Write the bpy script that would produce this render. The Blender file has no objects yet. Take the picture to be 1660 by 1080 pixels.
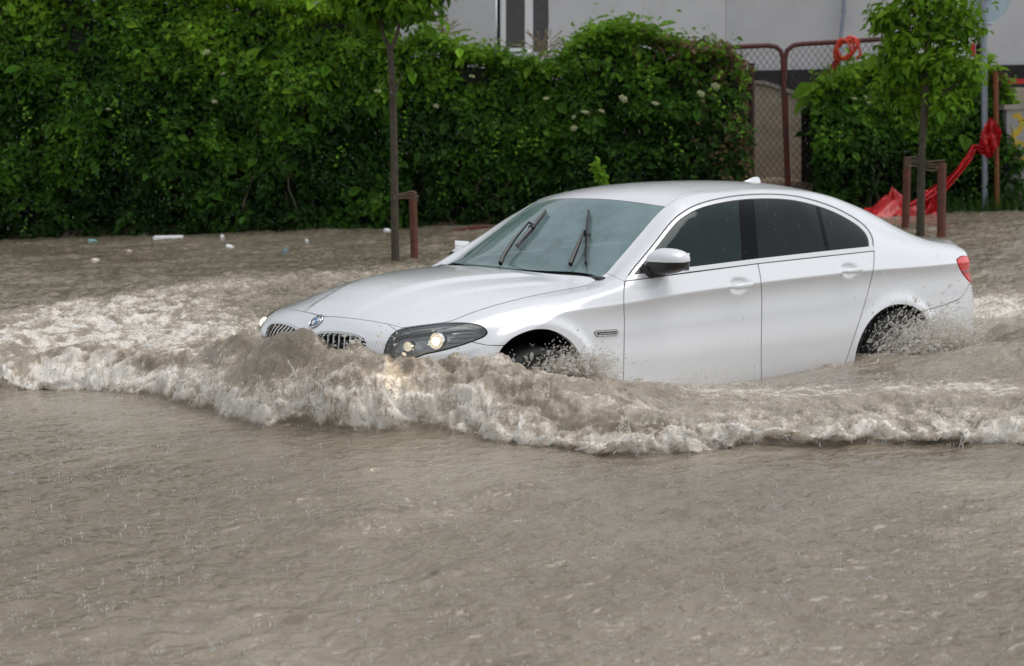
import bpy, bmesh, math, random
import numpy as np
from mathutils import Vector, Matrix

random.seed(7)
RNG = np.random.default_rng(11)
SC = bpy.context.scene
COL = SC.collection

# ------------------------------------------------------------------ camera
# the camera was solved once from the car's known size; angles in the car's own frame
W, H = 1660.0, 1080.0
CAM_C = np.array([-4.31045, -5.98439, 1.49966])
YAW, PIT, ROL, FPX = 0.68295, 0.11328, -0.00543, 2226.9
TILT = 0.03                      # the nose of the car rides up a little
_f = np.array([math.sin(YAW) * math.cos(PIT), math.cos(YAW) * math.cos(PIT), -math.sin(PIT)])
_r = np.array([math.cos(YAW), -math.sin(YAW), 0.0])
_u = np.cross(_r, _f)
CR = _r * math.cos(ROL) + _u * math.sin(ROL)
CU = -_r * math.sin(ROL) + _u * math.cos(ROL)
CF = _f
RY = np.array([[math.cos(TILT), 0, math.sin(TILT)], [0, 1, 0], [-math.sin(TILT), 0, math.cos(TILT)]])
WO, WR, WU, WF = RY @ CAM_C, RY @ CR, RY @ CU, RY @ CF
WATER = 0.36


def proj_car(P):
    d = P - CAM_C
    z = d @ CF
    return np.stack([W / 2 + FPX * (d @ CR) / z, H / 2 - FPX * (d @ CU) / z], 1)


def proj_world(P):
    d = P - WO
    z = d @ WF
    return np.stack([W / 2 + FPX * (d @ WR) / z, H / 2 - FPX * (d @ WU) / z], 1)


def ray_car(u, v):
    return CF * FPX + CR * (u - W / 2) + CU * (H / 2 - v)


def ray_world(u, v):
    return WF * FPX + WR * (u - W / 2) + WU * (H / 2 - v)


def at_z(u, v, z=WATER):
    d = ray_world(u, v)
    return WO + d * ((z - WO[2]) / d[2])


def at_depth(u, v, dep):
    return WO + ray_world(u, v) / FPX * dep


HA, HB = at_z(0, 388)[:2], at_z(1640, 340)[:2]       # foot of the hedge
HD = (HB - HA) / np.linalg.norm(HB - HA)
HN = np.array([-HD[1], HD[0]])                       # away from the camera


def on_hedge(u, v, off=0.0):
    """point where the line of sight meets the upright plane `off` metres behind the hedge foot"""
    d = ray_world(u, v)
    n3 = np.array([HN[0], HN[1], 0])
    a3 = np.array([HA[0] + HN[0] * off, HA[1] + HN[1] * off, 0])
    return WO + d * (((a3 - WO) @ n3) / (d @ n3))


# ------------------------------------------------------------------ object helpers
def tag(o, label=None, cat=None, group=None, kind=None):
    if label: o['label'] = label
    if cat: o['category'] = cat
    if group: o['group'] = group
    if kind: o['kind'] = kind
    return o


def empty(name, loc=(0, 0, 0), rot=(0, 0, 0)):
    o = bpy.data.objects.new(name, None)
    COL.objects.link(o)
    o.location = loc
    o.rotation_euler = rot
    o.empty_display_size = 0.1
    return o


def mesh_obj(name, V, F, mat, parent=None, normals=None, smooth=True, attrs=None, mats=None, midx=None):
    V = np.asarray(V, np.float32)
    me = bpy.data.meshes.new(name)
    if isinstance(F, np.ndarray):
        k = F.shape[1]
        me.vertices.add(len(V))
        me.vertices.foreach_set('co', V.ravel())
        me.loops.add(F.size)
        me.loops.foreach_set('vertex_index', F.ravel().astype(np.int32))
        me.polygons.add(len(F))
        me.polygons.foreach_set('loop_start', np.arange(0, F.size, k, dtype=np.int32))
        me.polygons.foreach_set('loop_total', np.full(len(F), k, np.int32))
    else:
        me.from_pydata([tuple(map(float, v)) for v in V], [], F)
    for m in (mats or [mat]):
        me.materials.append(m)
    if midx is not None:
        me.polygons.foreach_set('material_index', np.asarray(midx, np.int32))
    me.polygons.foreach_set('use_smooth', np.full(len(me.polygons), smooth))
    me.update(calc_edges=True)
    me.validate()
    if normals is not None:
        me.normals_split_custom_set_from_vertices(np.asarray(normals, np.float32))
    for k, a in (attrs or {}).items():
        a = np.asarray(a, np.float32)
        if a.ndim == 1:
            at = me.attributes.new(k, 'FLOAT', 'POINT')
            at.data.foreach_set('value', a)
        else:
            if a.shape[1] == 3:
                a = np.concatenate([a, np.ones((len(a), 1), np.float32)], 1)
            at = me.attributes.new(k, 'FLOAT_COLOR', 'POINT')
            at.data.foreach_set('color', a.ravel())
    o = bpy.data.objects.new(name, me)
    COL.objects.link(o)
    o.parent = parent
    return o


class MB:
    """collects simple shapes into one mesh"""
    def __init__(s):
        s.bm = bmesh.new()

    def box(s, c, size, rot=None, bevel=0.0):
        t = bmesh.new()
        bmesh.ops.create_cube(t, size=1.0)
        bmesh.ops.scale(t, vec=size, verts=t.verts)
        if bevel:
            bmesh.ops.bevel(t, geom=t.edges[:], offset=bevel, segments=2, profile=.6, affect='EDGES')
        if rot is not None:
            bmesh.ops.transform(t, matrix=rot.to_4x4() if hasattr(rot, 'to_4x4') else rot, verts=t.verts)
        bmesh.ops.translate(t, vec=Vector(c), verts=t.verts)
        s._add(t)
        return s

    def _add(s, t):
        m = bpy.data.meshes.new('tmp')
        t.to_mesh(m)
        t.free()
        s.bm.from_mesh(m)
        bpy.data.meshes.remove(m)

    def tube(s, pts, r, n=8, cap=True, squash=None):
        pts = [Vector(p) for p in pts]
        rs = r if hasattr(r, '__len__') else [r] * len(pts)
        rings = []
        ref = None
        for i, p in enumerate(pts):
            a = pts[max(i - 1, 0)]
            b = pts[min(i + 1, len(pts) - 1)]
            t = (b - a).normalized()
            if ref is None:
                ref = Vector((0, 0, 1)) if abs(t.z) < .9 else Vector((1, 0, 0))
            x = (ref - t * ref.dot(t)).normalized()
            y = t.cross(x)
            ref = x
            rings.append([s.bm.verts.new(p + (x * math.cos(q) * rs[i] + y * math.sin(q) * rs[i] * (squash or 1)))
                          for q in [2 * math.pi * k / n for k in range(n)]])
        for a, b in zip(rings, rings[1:]):
            for k in range(n):
                s.bm.faces.new((a[k], a[(k + 1) % n], b[(k + 1) % n], b[k]))
        if cap:
            s.bm.faces.new(rings[0][::-1])
            s.bm.faces.new(rings[-1])
        return s

    def lathe(s, prof, n=32, mat=None, closed=False):
        """profile of (radius, height) turned about local Z, then moved by mat"""
        mat = mat or Matrix()
        rings = [[s.bm.verts.new(mat @ Vector((r * math.cos(2 * math.pi * k / n), r * math.sin(2 * math.pi * k / n), z)))
                  for k in range(n)] for r, z in prof]
        pairs = list(zip(rings, rings[1:]))
        if closed: pairs.append((rings[-1], rings[0]))
        for a, b in pairs:
            for k in range(n):
                s.bm.faces.new((a[k], a[(k + 1) % n], b[(k + 1) % n], b[k]))
        return s

    def poly(s, pts):
        s.bm.faces.new([s.bm.verts.new(Vector(p)) for p in pts])
        return s

    def prism(s, pts, off):
        off = Vector(off)
        a = [s.bm.verts.new(Vector(p)) for p in pts]
        b = [s.bm.verts.new(Vector(p) + off) for p in pts]
        n = len(a)
        s.bm.faces.new(a)
        s.bm.faces.new(b[::-1])
        for i in range(n):
            s.bm.faces.new((a[i], b[i], b[(i + 1) % n], a[(i + 1) % n]))
        return s

    def ball(s, c, rad, sub=2, jitter=0):
        t = bmesh.new()
        bmesh.ops.create_icosphere(t, subdivisions=sub, radius=1)
        for v in t.verts:
            k = 1 + (random.random() - .5) * jitter
            v.co = Vector((v.co.x * rad[0] * k, v.co.y * rad[1] * k, v.co.z * rad[2] * k)) + Vector(c)
        s._add(t)
        return s

    def build(s, name, mat, parent=None, smooth=30):
        bmesh.ops.recalc_face_normals(s.bm, faces=s.bm.faces[:])
        me = bpy.data.meshes.new(name)
        if smooth:
            for f in s.bm.faces: f.smooth = True
            a = math.radians(smooth)
            for e in s.bm.edges:
                if len(e.link_faces) == 2 and e.calc_face_angle(0) > a: e.smooth = False
        s.bm.to_mesh(me)
        s.bm.free()
        me.materials.append(mat)
        o = bpy.data.objects.new(name, me)
        COL.objects.link(o)
        o.parent = parent
        return o


def copy_tree(o, parent=None):
    c = o.copy()
    COL.objects.link(c)
    c.parent = parent
    for ch in list(o.children): copy_tree(ch, c)
    return c


# ------------------------------------------------------------------ noise (numpy)
_PERM = np.random.default_rng(5).permutation(4096).astype(np.int64)
_GA = np.random.default_rng(6).uniform(0, 2 * np.pi, 4096)
_GX, _GY = np.cos(_GA).astype(np.float32), np.sin(_GA).astype(np.float32)


def perlin(x, y, seed=0):
    xi = np.floor(x).astype(np.int64)
    yi = np.floor(y).astype(np.int64)
    xf = (x - xi).astype(np.float32)
    yf = (y - yi).astype(np.float32)
    u = xf * xf * xf * (xf * (xf * 6 - 15) + 10)
    v = yf * yf * yf * (yf * (yf * 6 - 15) + 10)

    def g(a, b, fx, fy):
        h = _PERM[(_PERM[(a + seed * 37) & 4095] + b) & 4095]
        return _GX[h] * fx + _GY[h] * fy
    n00 = g(xi, yi, xf, yf)
    n10 = g(xi + 1, yi, xf - 1, yf)
    n01 = g(xi, yi + 1, xf, yf - 1)
    n11 = g(xi + 1, yi + 1, xf - 1, yf - 1)
    return (n00 * (1 - u) + n10 * u) * (1 - v) + (n01 * (1 - u) + n11 * u) * v


def fbm(x, y, octv=4, seed=0, gain=.5, lac=2.03):
    a, s = 1.0, 0
    for k in range(octv):
        s = s + a * perlin(x, y, seed + k)
        x, y, a = x * lac + 3.1, y * lac - 1.7, a * gain
    return s


def ridged(x, y, octv=4, seed=0, gain=.5):
    a, s = 1.0, 0
    for k in range(octv):
        s = s + a * (1 - 2.2 * np.abs(perlin(x, y, seed + k)))
        x, y, a = x * 2.03 + 3.1, y * 2.03 - 1.7, a * gain
    return s


def billow(x, y, octv=4, seed=0, gain=.5):
    a, s = 1.0, 0
    for k in range(octv):
        s = s + a * (2.2 * np.abs(perlin(x, y, seed + k)) - .5)
        x, y, a = x * 2.03 + 3.1, y * 2.03 - 1.7, a * gain
    return s


def sstep(a, b, x):
    t = np.clip((x - a) / (b - a), 0, 1)
    return t * t * (3 - 2 * t)


# ------------------------------------------------------------------ materials
def new_mat(name):
    m = bpy.data.materials.new(name)
    m.use_nodes = True
    nt = m.node_tree
    b = nt.nodes['Principled BSDF']
    return m, nt, b


def pmat(name, col, rough=.5, metal=0.0, coat=0.0, var=0.0, vscale=8.0, bump=0.0, bscale=60.0, spec=.5,
         col2=None, emit=None, estr=0.0):
    m, nt, b = new_mat(name)
    N, L = nt.nodes, nt.links
    b.inputs['Base Color'].default_value = (*col, 1)
    b.inputs['Roughness'].default_value = rough
    b.inputs['Metallic'].default_value = metal
    b.inputs['Coat Weight'].default_value = coat
    b.inputs['Coat Roughness'].default_value = .05
    b.inputs['Specular IOR Level'].default_value = spec
    tc = N.new('ShaderNodeTexCoord')
    if var or col2:
        nz = N.new('ShaderNodeTexNoise')
        nz.inputs['Scale'].default_value = vscale
        nz.inputs['Detail'].default_value = 6
        nz.inputs['Roughness'].default_value = .65
        L.new(tc.outputs['Object'], nz.inputs['Vector'])
        rp = N.new('ShaderNodeValToRGB')
        rp.color_ramp.elements[0].position = .35
        rp.color_ramp.elements[1].position = .68
        c0 = col2 or tuple(c * (1 - var) for c in col)
        c1 = col if col2 else tuple(min(1, c * (1 + var)) for c in col)
        rp.color_ramp.elements[0].color = (*c0, 1)
        rp.color_ramp.elements[1].color = (*c1, 1)
        L.new(nz.outputs['Fac'], rp.inputs['Fac'])
        L.new(rp.outputs['Color'], b.inputs['Base Color'])
    if bump:
        nb = N.new('ShaderNodeTexNoise')
        nb.inputs['Scale'].default_value = bscale
        nb.inputs['Detail'].default_value = 4
        L.new(tc.outputs['Object'], nb.inputs['Vector'])
        bp = N.new('ShaderNodeBump')
        bp.inputs['Strength'].default_value = bump
        bp.inputs['Distance'].default_value = .01
        L.new(nb.outputs['Fac'], bp.inputs['Height'])
        L.new(bp.outputs['Normal'], b.inputs['Normal'])
    if emit:
        b.inputs['Emission Color'].default_value = (*emit, 1)
        b.inputs['Emission Strength'].default_value = estr
    return m


def glass_mat(name, tint, refl=1.5, film=(0, 0, 0), film_amt=0.0, rough=.02, bump=0.0, bscale=90):
    """thin pane: tinted see-through plus mirror reflection by Fresnel plus a little wet film"""
    m = bpy.data.materials.new(name)
    m.use_nodes = True
    nt = m.node_tree
    N, L = nt.nodes, nt.links
    N.clear()
    out = N.new('ShaderNodeOutputMaterial')
    tr = N.new('ShaderNodeBsdfTransparent')
    tr.inputs['Color'].default_value = (*tint, 1)
    gl = N.new('ShaderNodeBsdfGlossy')
    gl.inputs['Roughness'].default_value = rough
    gl.inputs['Color'].default_value = (.93, 1, .99, 1)
    df = N.new('ShaderNodeBsdfDiffuse')
    df.inputs['Color'].default_value = (*film, 1)
    fr = N.new('ShaderNodeFresnel')
    fr.inputs['IOR'].default_value = refl
    m1 = N.new('ShaderNodeMixShader')
    m1.inputs['Fac'].default_value = film_amt
    m2 = N.new('ShaderNodeMixShader')
    L.new(tr.outputs[0], m1.inputs[1])
    L.new(df.outputs[0], m1.inputs[2])
    L.new(fr.outputs[0], m2.inputs['Fac'])
    L.new(m1.outputs[0], m2.inputs[1])
    L.new(gl.outputs[0], m2.inputs[2])
    L.new(m2.outputs[0], out.inputs['Surface'])
    if film_amt:
        tc = N.new('ShaderNodeTexCoord')
        nz = N.new('ShaderNodeTexNoise')
        nz.inputs['Scale'].default_value = 3
        nz.inputs['Detail'].default_value = 8
        nz.inputs['Roughness'].default_value = .7
        mp = N.new('ShaderNodeMapRange')
        mp.inputs['From Min'].default_value = .3
        mp.inputs['From Max'].default_value = .75
        mp.inputs['To Min'].default_value = film_amt * .6
        mp.inputs['To Max'].default_value = film_amt * 1.4
        L.new(tc.outputs['Object'], nz.inputs['Vector'])
        L.new(nz.outputs['Fac'], mp.inputs['Value'])
        L.new(mp.outputs[0], m1.inputs['Fac'])
    if bump:
        tc = N.new('ShaderNodeTexCoord')
        nb = N.new('ShaderNodeTexVoronoi')
        nb.inputs['Scale'].default_value = bscale
        bp = N.new('ShaderNodeBump')
        bp.inputs['Strength'].default_value = bump
        bp.inputs['Distance'].default_value = .004
        L.new(tc.outputs['Object'], nb.inputs['Vector'])
        L.new(nb.outputs['Distance'], bp.inputs['Height'])
        L.new(bp.outputs['Normal'], gl.inputs['Normal'])
    return m


def paint_mat(name, col, wet=True):
    """glossy car paint, rain-beaded where the surface faces up"""
    m, nt, b = new_mat(name)
    N, L = nt.nodes, nt.links
    b.inputs['Roughness'].default_value = .22
    b.inputs['Coat Weight'].default_value = 1.0
    b.inputs['Coat Roughness'].default_value = .04
    tc = N.new('ShaderNodeTexCoord')
    # faint grime low on the body
    nz = N.new('ShaderNodeTexNoise')
    nz.inputs['Scale'].default_value = 2.2
    nz.inputs['Detail'].default_value = 7
    L.new(tc.outputs['Object'], nz.inputs['Vector'])
    mx = N.new('ShaderNodeMix')
    mx.data_type = 'RGBA'
    mx.inputs['A'].default_value = (*col, 1)
    mx.inputs['B'].default_value = (col[0] * .80, col[1] * .76, col[2] * .70, 1)
    sp = N.new('ShaderNodeSeparateXYZ')
    L.new(tc.outputs['Object'], sp.inputs[0])
    mr = N.new('ShaderNodeMapRange')
    mr.inputs['From Min'].default_value = .72
    mr.inputs['From Max'].default_value = .30
    L.new(sp.outputs['Z'], mr.inputs['Value'])
    mu = N.new('ShaderNodeMath')
    mu.operation = 'MULTIPLY'
    L.new(mr.outputs[0], mu.inputs[0])
    L.new(nz.outputs['Fac'], mu.inputs[1])
    L.new(mu.outputs[0], mx.inputs['Factor'])
    L.new(mx.outputs['Result'], b.inputs['Base Color'])
    if wet:
        ge = N.new('ShaderNodeNewGeometry')
        sn = N.new('ShaderNodeSeparateXYZ')
        L.new(ge.outputs['Normal'], sn.inputs[0])
        up = N.new('ShaderNodeMapRange')
        up.inputs['From Min'].default_value = .45
        up.inputs['From Max'].default_value = .9
        up.inputs['To Min'].default_value = .05
        up.inputs['To Max'].default_value = .40
        L.new(sn.outputs['Z'], up.inputs['Value'])
        vo = N.new('ShaderNodeTexVoronoi')
        vo.inputs['Scale'].default_value = 70
        vo.inputs['Randomness'].default_value = 1
        L.new(tc.outputs['Object'], vo.inputs['Vector'])
        n2 = N.new('ShaderNodeTexNoise')
        n2.inputs['Scale'].default_value = 180
        n2.inputs['Detail'].default_value = 3
        L.new(tc.outputs['Object'], n2.inputs['Vector'])
        ad = N.new('ShaderNodeMath')
        ad.operation = 'SUBTRACT'
        L.new(n2.outputs['Fac'], ad.inputs[0])
        L.new(vo.outputs['Distance'], ad.inputs[1])
        bp = N.new('ShaderNodeBump')
        bp.inputs['Distance'].default_value = .002
        L.new(up.outputs[0], bp.inputs['Strength'])
        L.new(ad.outputs[0], bp.inputs['Height'])
        L.new(bp.outputs['Normal'], b.inputs['Coat Normal'])
        L.new(bp.outputs['Normal'], b.inputs['Normal'])
    return m
# ================================================================== THE CAR
X0, X1 = -0.80, 4.075


def pmap(x):
    x = np.clip(np.asarray(x, float), X0, X1)
    return x + .8 * np.sqrt(np.maximum(x - X0, 0)) - .8 * np.sqrt(np.maximum(X1 - x, 0))


def pchip(xk, yk, x):
    xk, yk = np.asarray(xk, float), np.asarray(yk, float)
    h = np.diff(xk)
    d = np.diff(yk) / h
    m = np.zeros(len(xk))
    for i in range(1, len(xk) - 1):
        if d[i - 1] * d[i] > 0:
            w1, w2 = 2 * h[i] + h[i - 1], h[i] + 2 * h[i - 1]
            m[i] = (w1 + w2) / (w1 / d[i - 1] + w2 / d[i])
    m[0], m[-1] = d[0], d[-1]
    i = np.clip(np.searchsorted(xk, x) - 1, 0, len(xk) - 2)
    t = (x - xk[i]) / h[i]
    return ((2 * t**3 - 3 * t**2 + 1) * yk[i] + (t**3 - 2 * t**2 + t) * h[i] * m[i]
            + (-2 * t**3 + 3 * t**2) * yk[i + 1] + (t**3 - t**2) * h[i] * m[i + 1])


K_TOP = [(-.80, .61), (-.795, .665), (-.78, .705), (-.745, .745), (-.71, .778), (-.68, .803), (-.62, .834), (-.55, .864), (-.4, .917),
       (-.2, .960),
         (0, .980), (.2, .990), (.4, .994), (.47, 1.0), (.60, 1.080), (.80, 1.200), (1.0, 1.320), (1.10, 1.374),
         (1.2, 1.408), (1.35, 1.436), (1.57, 1.458), (1.8, 1.468), (2.05, 1.471), (2.3, 1.466), (2.5, 1.452), (2.7, 1.424),
         (2.9, 1.372), (3.1, 1.300), (3.3, 1.218), (3.45, 1.156), (3.55, 1.115), (3.64, 1.088), (3.72, 1.078), (3.85, 1.077),
         (3.98, 1.077), (4.03, 1.068), (4.055, 1.0), (4.075, .85)]
K_E = [(-.80,0,.60),(-.79,.10,.655),(-.775,.20,.69),(-.75,.31,.715),(-.72,.42,.737),(-.68,.52,.76),(-.62,.60,.778),(-.55,.645,.79),(-.45,.685,.805),(-.35,.705,.826),(-.25,.715,.852),(-.15,.72,.873),
       (.05, .72, .901), (.3, .72, .92),
       (.47, .71, .937), (.55, .705, .957), (.62, .70, .975), (.75, .675, 1.05), (.95, .635, 1.178), (1.15, .60, 1.305),
       (1.3, .58, 1.370), (1.5, .57, 1.398), (1.75, .565, 1.408), (2.0, .565, 1.415), (2.25, .565, 1.410), (2.45, .565, 1.397),
       (2.65, .57, 1.368), (2.85, .575, 1.320), (3.05, .585, 1.258), (3.25, .60, 1.180), (3.4, .615, 1.125), (3.55, .63, 1.08),
       (3.66, .64, 1.06), (3.75, .64, 1.058), (3.9, .63, 1.052), (4.0, .58, 1.050), (4.04, .50, 1.035), (4.06, .40, .99),
       (4.075, 0, .85)]
K_G = [(-.80,0,.575),(-.79,.13,.63),(-.775,.26,.665),(-.75,.40,.69),(-.72,.53,.712),(-.68,.615,.73),(-.62,.68,.748),(-.55,.725,.763),(-.45,.765,.782),(-.35,.79,.80),(-.25,.805,.82),(-.15,.815,.84),
       (.05, .825, .872), (.3, .83, .905),
       (.47, .83, .93), (.55, .825, .945), (.62, .81, .975), (.69, .795, 1.012), (.91, .745, 1.134), (1.14, .685, 1.269),
       (1.35, .65, 1.34), (1.63, .63, 1.377), (1.88, .62, 1.389), (2.21, .63, 1.379), (2.48, .65, 1.335), (2.67, .68, 1.275),
       (2.79, .705, 1.22), (2.95, .73, 1.160), (3.15, .745, 1.11), (3.35, .755, 1.075), (3.6, .755, 1.045), (3.8, .74, 1.03),
       (3.95, .68, 1.01), (4.03, .56, .99), (4.06, .42, .95), (4.075, 0, .82)]
K_B = [(-.80,0,.54),(-.79,.16,.60),(-.775,.30,.635),(-.75,.45,.66),(-.72,.58,.68),(-.68,.66,.69),(-.62,.72,.70),(-.55,.762,.708),(-.45,.805,.718),(-.35,.835,.735),(-.25,.855,.76),(-.15,.865,.785),
       (.05, .875, .835), (.3, .88, .885),
       (.47, .88, .915), (.55, .878, .93), (.62, .875, .945), (.69, .868, .962), (1.0, .868, .978), (1.41, .868, .994),
       (1.66, .868, 1.003), (2.2, .866, 1.018), (2.73, .86, 1.032), (2.95, .855, 1.03), (3.2, .85, 1.015), (3.5, .84, .995),
       (3.8, .81, .985), (3.93, .755, .97), (4.02, .62, .95), (4.055, .46, .92), (4.075, 0, .80)]
K_C = [(-.80,0,.50),(-.79,.18,.565),(-.775,.32,.60),(-.75,.47,.625),(-.72,.595,.64),(-.68,.675,.65),(-.62,.735,.658),(-.55,.778,.665),(-.45,.82,.675),(-.35,.85,.69),(-.25,.872,.712),(-.15,.885,.74),
       (.05, .902, .80), (.16, .908, .833),
       (.54, .918, .851), (.99, .922, .88), (1.35, .924, .895), (1.61, .925, .905), (2.06, .925, .917), (2.64, .922, .926),
       (3.09, .915, .924), (3.51, .895, .925), (3.75, .86, .925), (3.9, .79, .92), (4.0, .67, .905), (4.05, .50, .88),
       (4.075, 0, .77)]
K_D = [(-.80,0,.42),(-.79,.20,.48),(-.775,.35,.51),(-.75,.49,.52),(-.72,.61,.525),(-.68,.69,.53),(-.62,.748,.53),(-.55,.79,.53),(-.45,.832,.53),(-.35,.86,.535),(-.25,.88,.545),(-.15,.892,.555),
       (.05, .912, .56), (.3, .92, .55),
       (.6, .922, .53), (1.6, .925, .52), (2.6, .922, .53), (3., .92, .54), (3.5, .90, .55), (3.75, .865, .56), (3.9, .80, .57),
       (4.0, .68, .57), (4.05, .50, .56), (4.075, 0, .55)]


def curve(K, x):
    K = np.array(K)
    p = pmap(x)
    return [pchip(pmap(K[:, 0]), K[:, j], p) for j in range(1, K.shape[1])]


def gsm(a, p, s=.02):
    """light smoothing along the car so reflections run clean"""
    h = p[1] - p[0]
    n = int(3 * s / h) + 1
    k = np.exp(-.5 * (np.arange(-n, n + 1) * h / s) ** 2)
    k /= k.sum()
    ap = np.concatenate([2 * a[0] - a[n:0:-1], a, 2 * a[-1] - a[-2:-n - 2:-1]])
    return np.convolve(ap, k, 'valid')


def cr_spline(P, n_seg):
    """Catmull-Rom through P (rows, k, 2) with n_seg samples per span"""
    R, K, _ = P.shape
    d = np.linalg.norm(np.diff(P, axis=1), axis=2) + 1e-6
    d = np.maximum(d, .004)
    T = np.zeros_like(P)
    for i in range(K):
        if i == 0:
            T[:, 0] = np.stack([np.sign(P[:, 1, 0] - P[:, 0, 0] + 1e-9), np.zeros(R)], 1)
        elif i == K - 1:
            T[:, i] = (P[:, i] - P[:, i - 1]) / d[:, i - 1, None]
        else:
            a, b = d[:, i - 1, None], d[:, i, None]
            T[:, i] = ((P[:, i] - P[:, i - 1]) / a * b + (P[:, i + 1] - P[:, i]) / b * a) / (a + b)
    out, sid = [], []
    for i in range(K - 1):
        t = np.linspace(0, 1, n_seg[i] + 1)[:-1] if i < K - 2 else np.linspace(0, 1, n_seg[i] + 1)
        t = t[None, :, None]
        h = d[:, i, None, None]
        a, b = P[:, i, None], P[:, i + 1, None]
        ta, tb = T[:, i, None], T[:, i + 1, None]
        out.append((2 * t**3 - 3 * t**2 + 1) * a + (t**3 - 2 * t**2 + t) * h * ta + (-2 * t**3 + 3 * t**2) * b + (t**3 - t**2) * h * tb)
        sid.append(i + t[0, :, 0])
    return np.concatenate(out, 1), np.concatenate(sid)


ARCH = [(-.012, .375, .375, .392), (2.915, .325, .41, .383)]


def body_grid(NX=560):
    # rows evenly spaced in pmap
    xs_f = np.concatenate([X0 + np.linspace(0, .35, 2500) ** 2, np.linspace(X0 + .1226, X1 - .1226, 5000), X1 - np.linspace(.35, 0, 2500) ** 2])
    pf = pmap(xs_f)
    p = np.linspace(pf[0], pf[-1], NX)
    x = np.interp(p, pf, xs_f)
    zt, = curve(K_TOP, x)
    yE, zE = curve(K_E, x)
    yG, zG = curve(K_G, x)
    yB, zB = curve(K_B, x)
    yC, zC = curve(K_C, x)
    yD, zD = curve(K_D, x)
    inner = lambda a: gsm(a, p, .025)
    zt, yE, zE, yG, zG, yB, zB, yC, zC, yD, zD = [inner(a) for a in (zt, yE, zE, yG, zG, yB, zB, yC, zC, yD, zD)]
    for a in (yE, yG, yB, yC, yD): a[0] = a[-1] = 0
    e = 2.2
    arc = lambda q: zt + (zE - zt) * q ** e
    top = np.stack([np.stack([0 * x, zt], 1), np.stack([yE * .5, arc(.5)], 1), np.stack([yE * .86, arc(.86)], 1),
                    np.stack([yE, zE], 1), np.stack([yG, zG], 1), np.stack([yB, zB], 1), np.stack([yC, zC], 1)], 1)
    P1, s1 = cr_spline(top, [26, 18, 8, 16, 34, 14])
    # below the crease: hollow flank, then out to the sill
    k = sstep(.1, .7, x) * (1 - .45 * sstep(3.2, 3.9, x))
    yC2 = yC - .013 * k * np.minimum(1, yC / .5)
    zC2 = zC - .030
    yC3 = .45 * yC + .55 * yD - .016 * k
    zC3 = zD + (zC - zD) * .5
    yR, zR = yD * (1 - .012), np.full_like(x, .33)
    yQ, zQ = yD * .93, np.full_like(x, .18)
    low = np.stack([np.stack([yC, zC], 1), np.stack([yC2, zC2], 1), np.stack([yC3, zC3], 1), np.stack([yD, zD], 1),
                    np.stack([yR, zR], 1), np.stack([yQ, zQ], 1)], 1)
    # own spline so that the crease stays crisp
    d0 = low[:, 1] - low[:, 0]
    P2, s2 = cr_spline(low, [4, 16, 16, 14, 8])
    # replace the first span by a straight one (spline assumes a level start)
    tt = np.linspace(0, 1, 5)[:-1]
    P2[:, :4] = low[:, 0, None] + d0[:, None] * tt[None, :, None]
    Y = np.concatenate([P1[:, :-1, 0], P2[:, :, 0]], 1)
    Z = np.concatenate([P1[:, :-1, 1], P2[:, :, 1]], 1)
    s = np.concatenate([s1[:-1], 6 + s2])
    Xg = np.repeat(x[:, None], Y.shape[1], 1)
    S = np.repeat(s[None], len(x), 0)
    # --- bonnet creases
    yd = .20 + (.43 - .20) * np.clip((Xg + .70) / 1.15, 0, 1)
    fade = sstep(-.72, -.55, Xg) * (1 - sstep(.30, .46, Xg))
    Z += .013 * fade * (1 - sstep(-.035, .03, Y - yd)) * (S < 3)
    yd2 = .43 + (.60 - .43) * np.clip((Xg + .60) / 1.05, 0, 1)
    fade2 = sstep(-.55, -.35, Xg) * (1 - sstep(.25, .44, Xg))
    Z += .007 * fade2 * (1 - sstep(-.03, .03, Y - yd2)) * (S < 3)
    # --- wheel arch flares
    for xc, zc, a, b in ARCH:
        r = np.sqrt(((Xg - xc) / a) ** 2 + ((Z - zc) / b) ** 2)
        g = np.where(r < 1.04, 1, np.exp(-((r - 1.04) / .085) ** 2))
        Y += .020 * g * (S > 4.6) * sstep(4.6, 5.6, S)
    # --- hollows behind the door handles
    for hx, hz in HANDLES:
        q = ((Xg - hx) / .078) ** 2 + ((Z - hz) / .036) ** 2
        Y -= .024 * np.exp(-q ** 1.8) * (S > 4.5)
    Xg = Xg + sstep(3.55, 4.02, Xg) * .05 * np.clip((.80 - Z) / .16, -1, .8)
    return Xg, -Y, Z, S


HANDLES = [(1.437, .898), (2.418, .935)]


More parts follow.
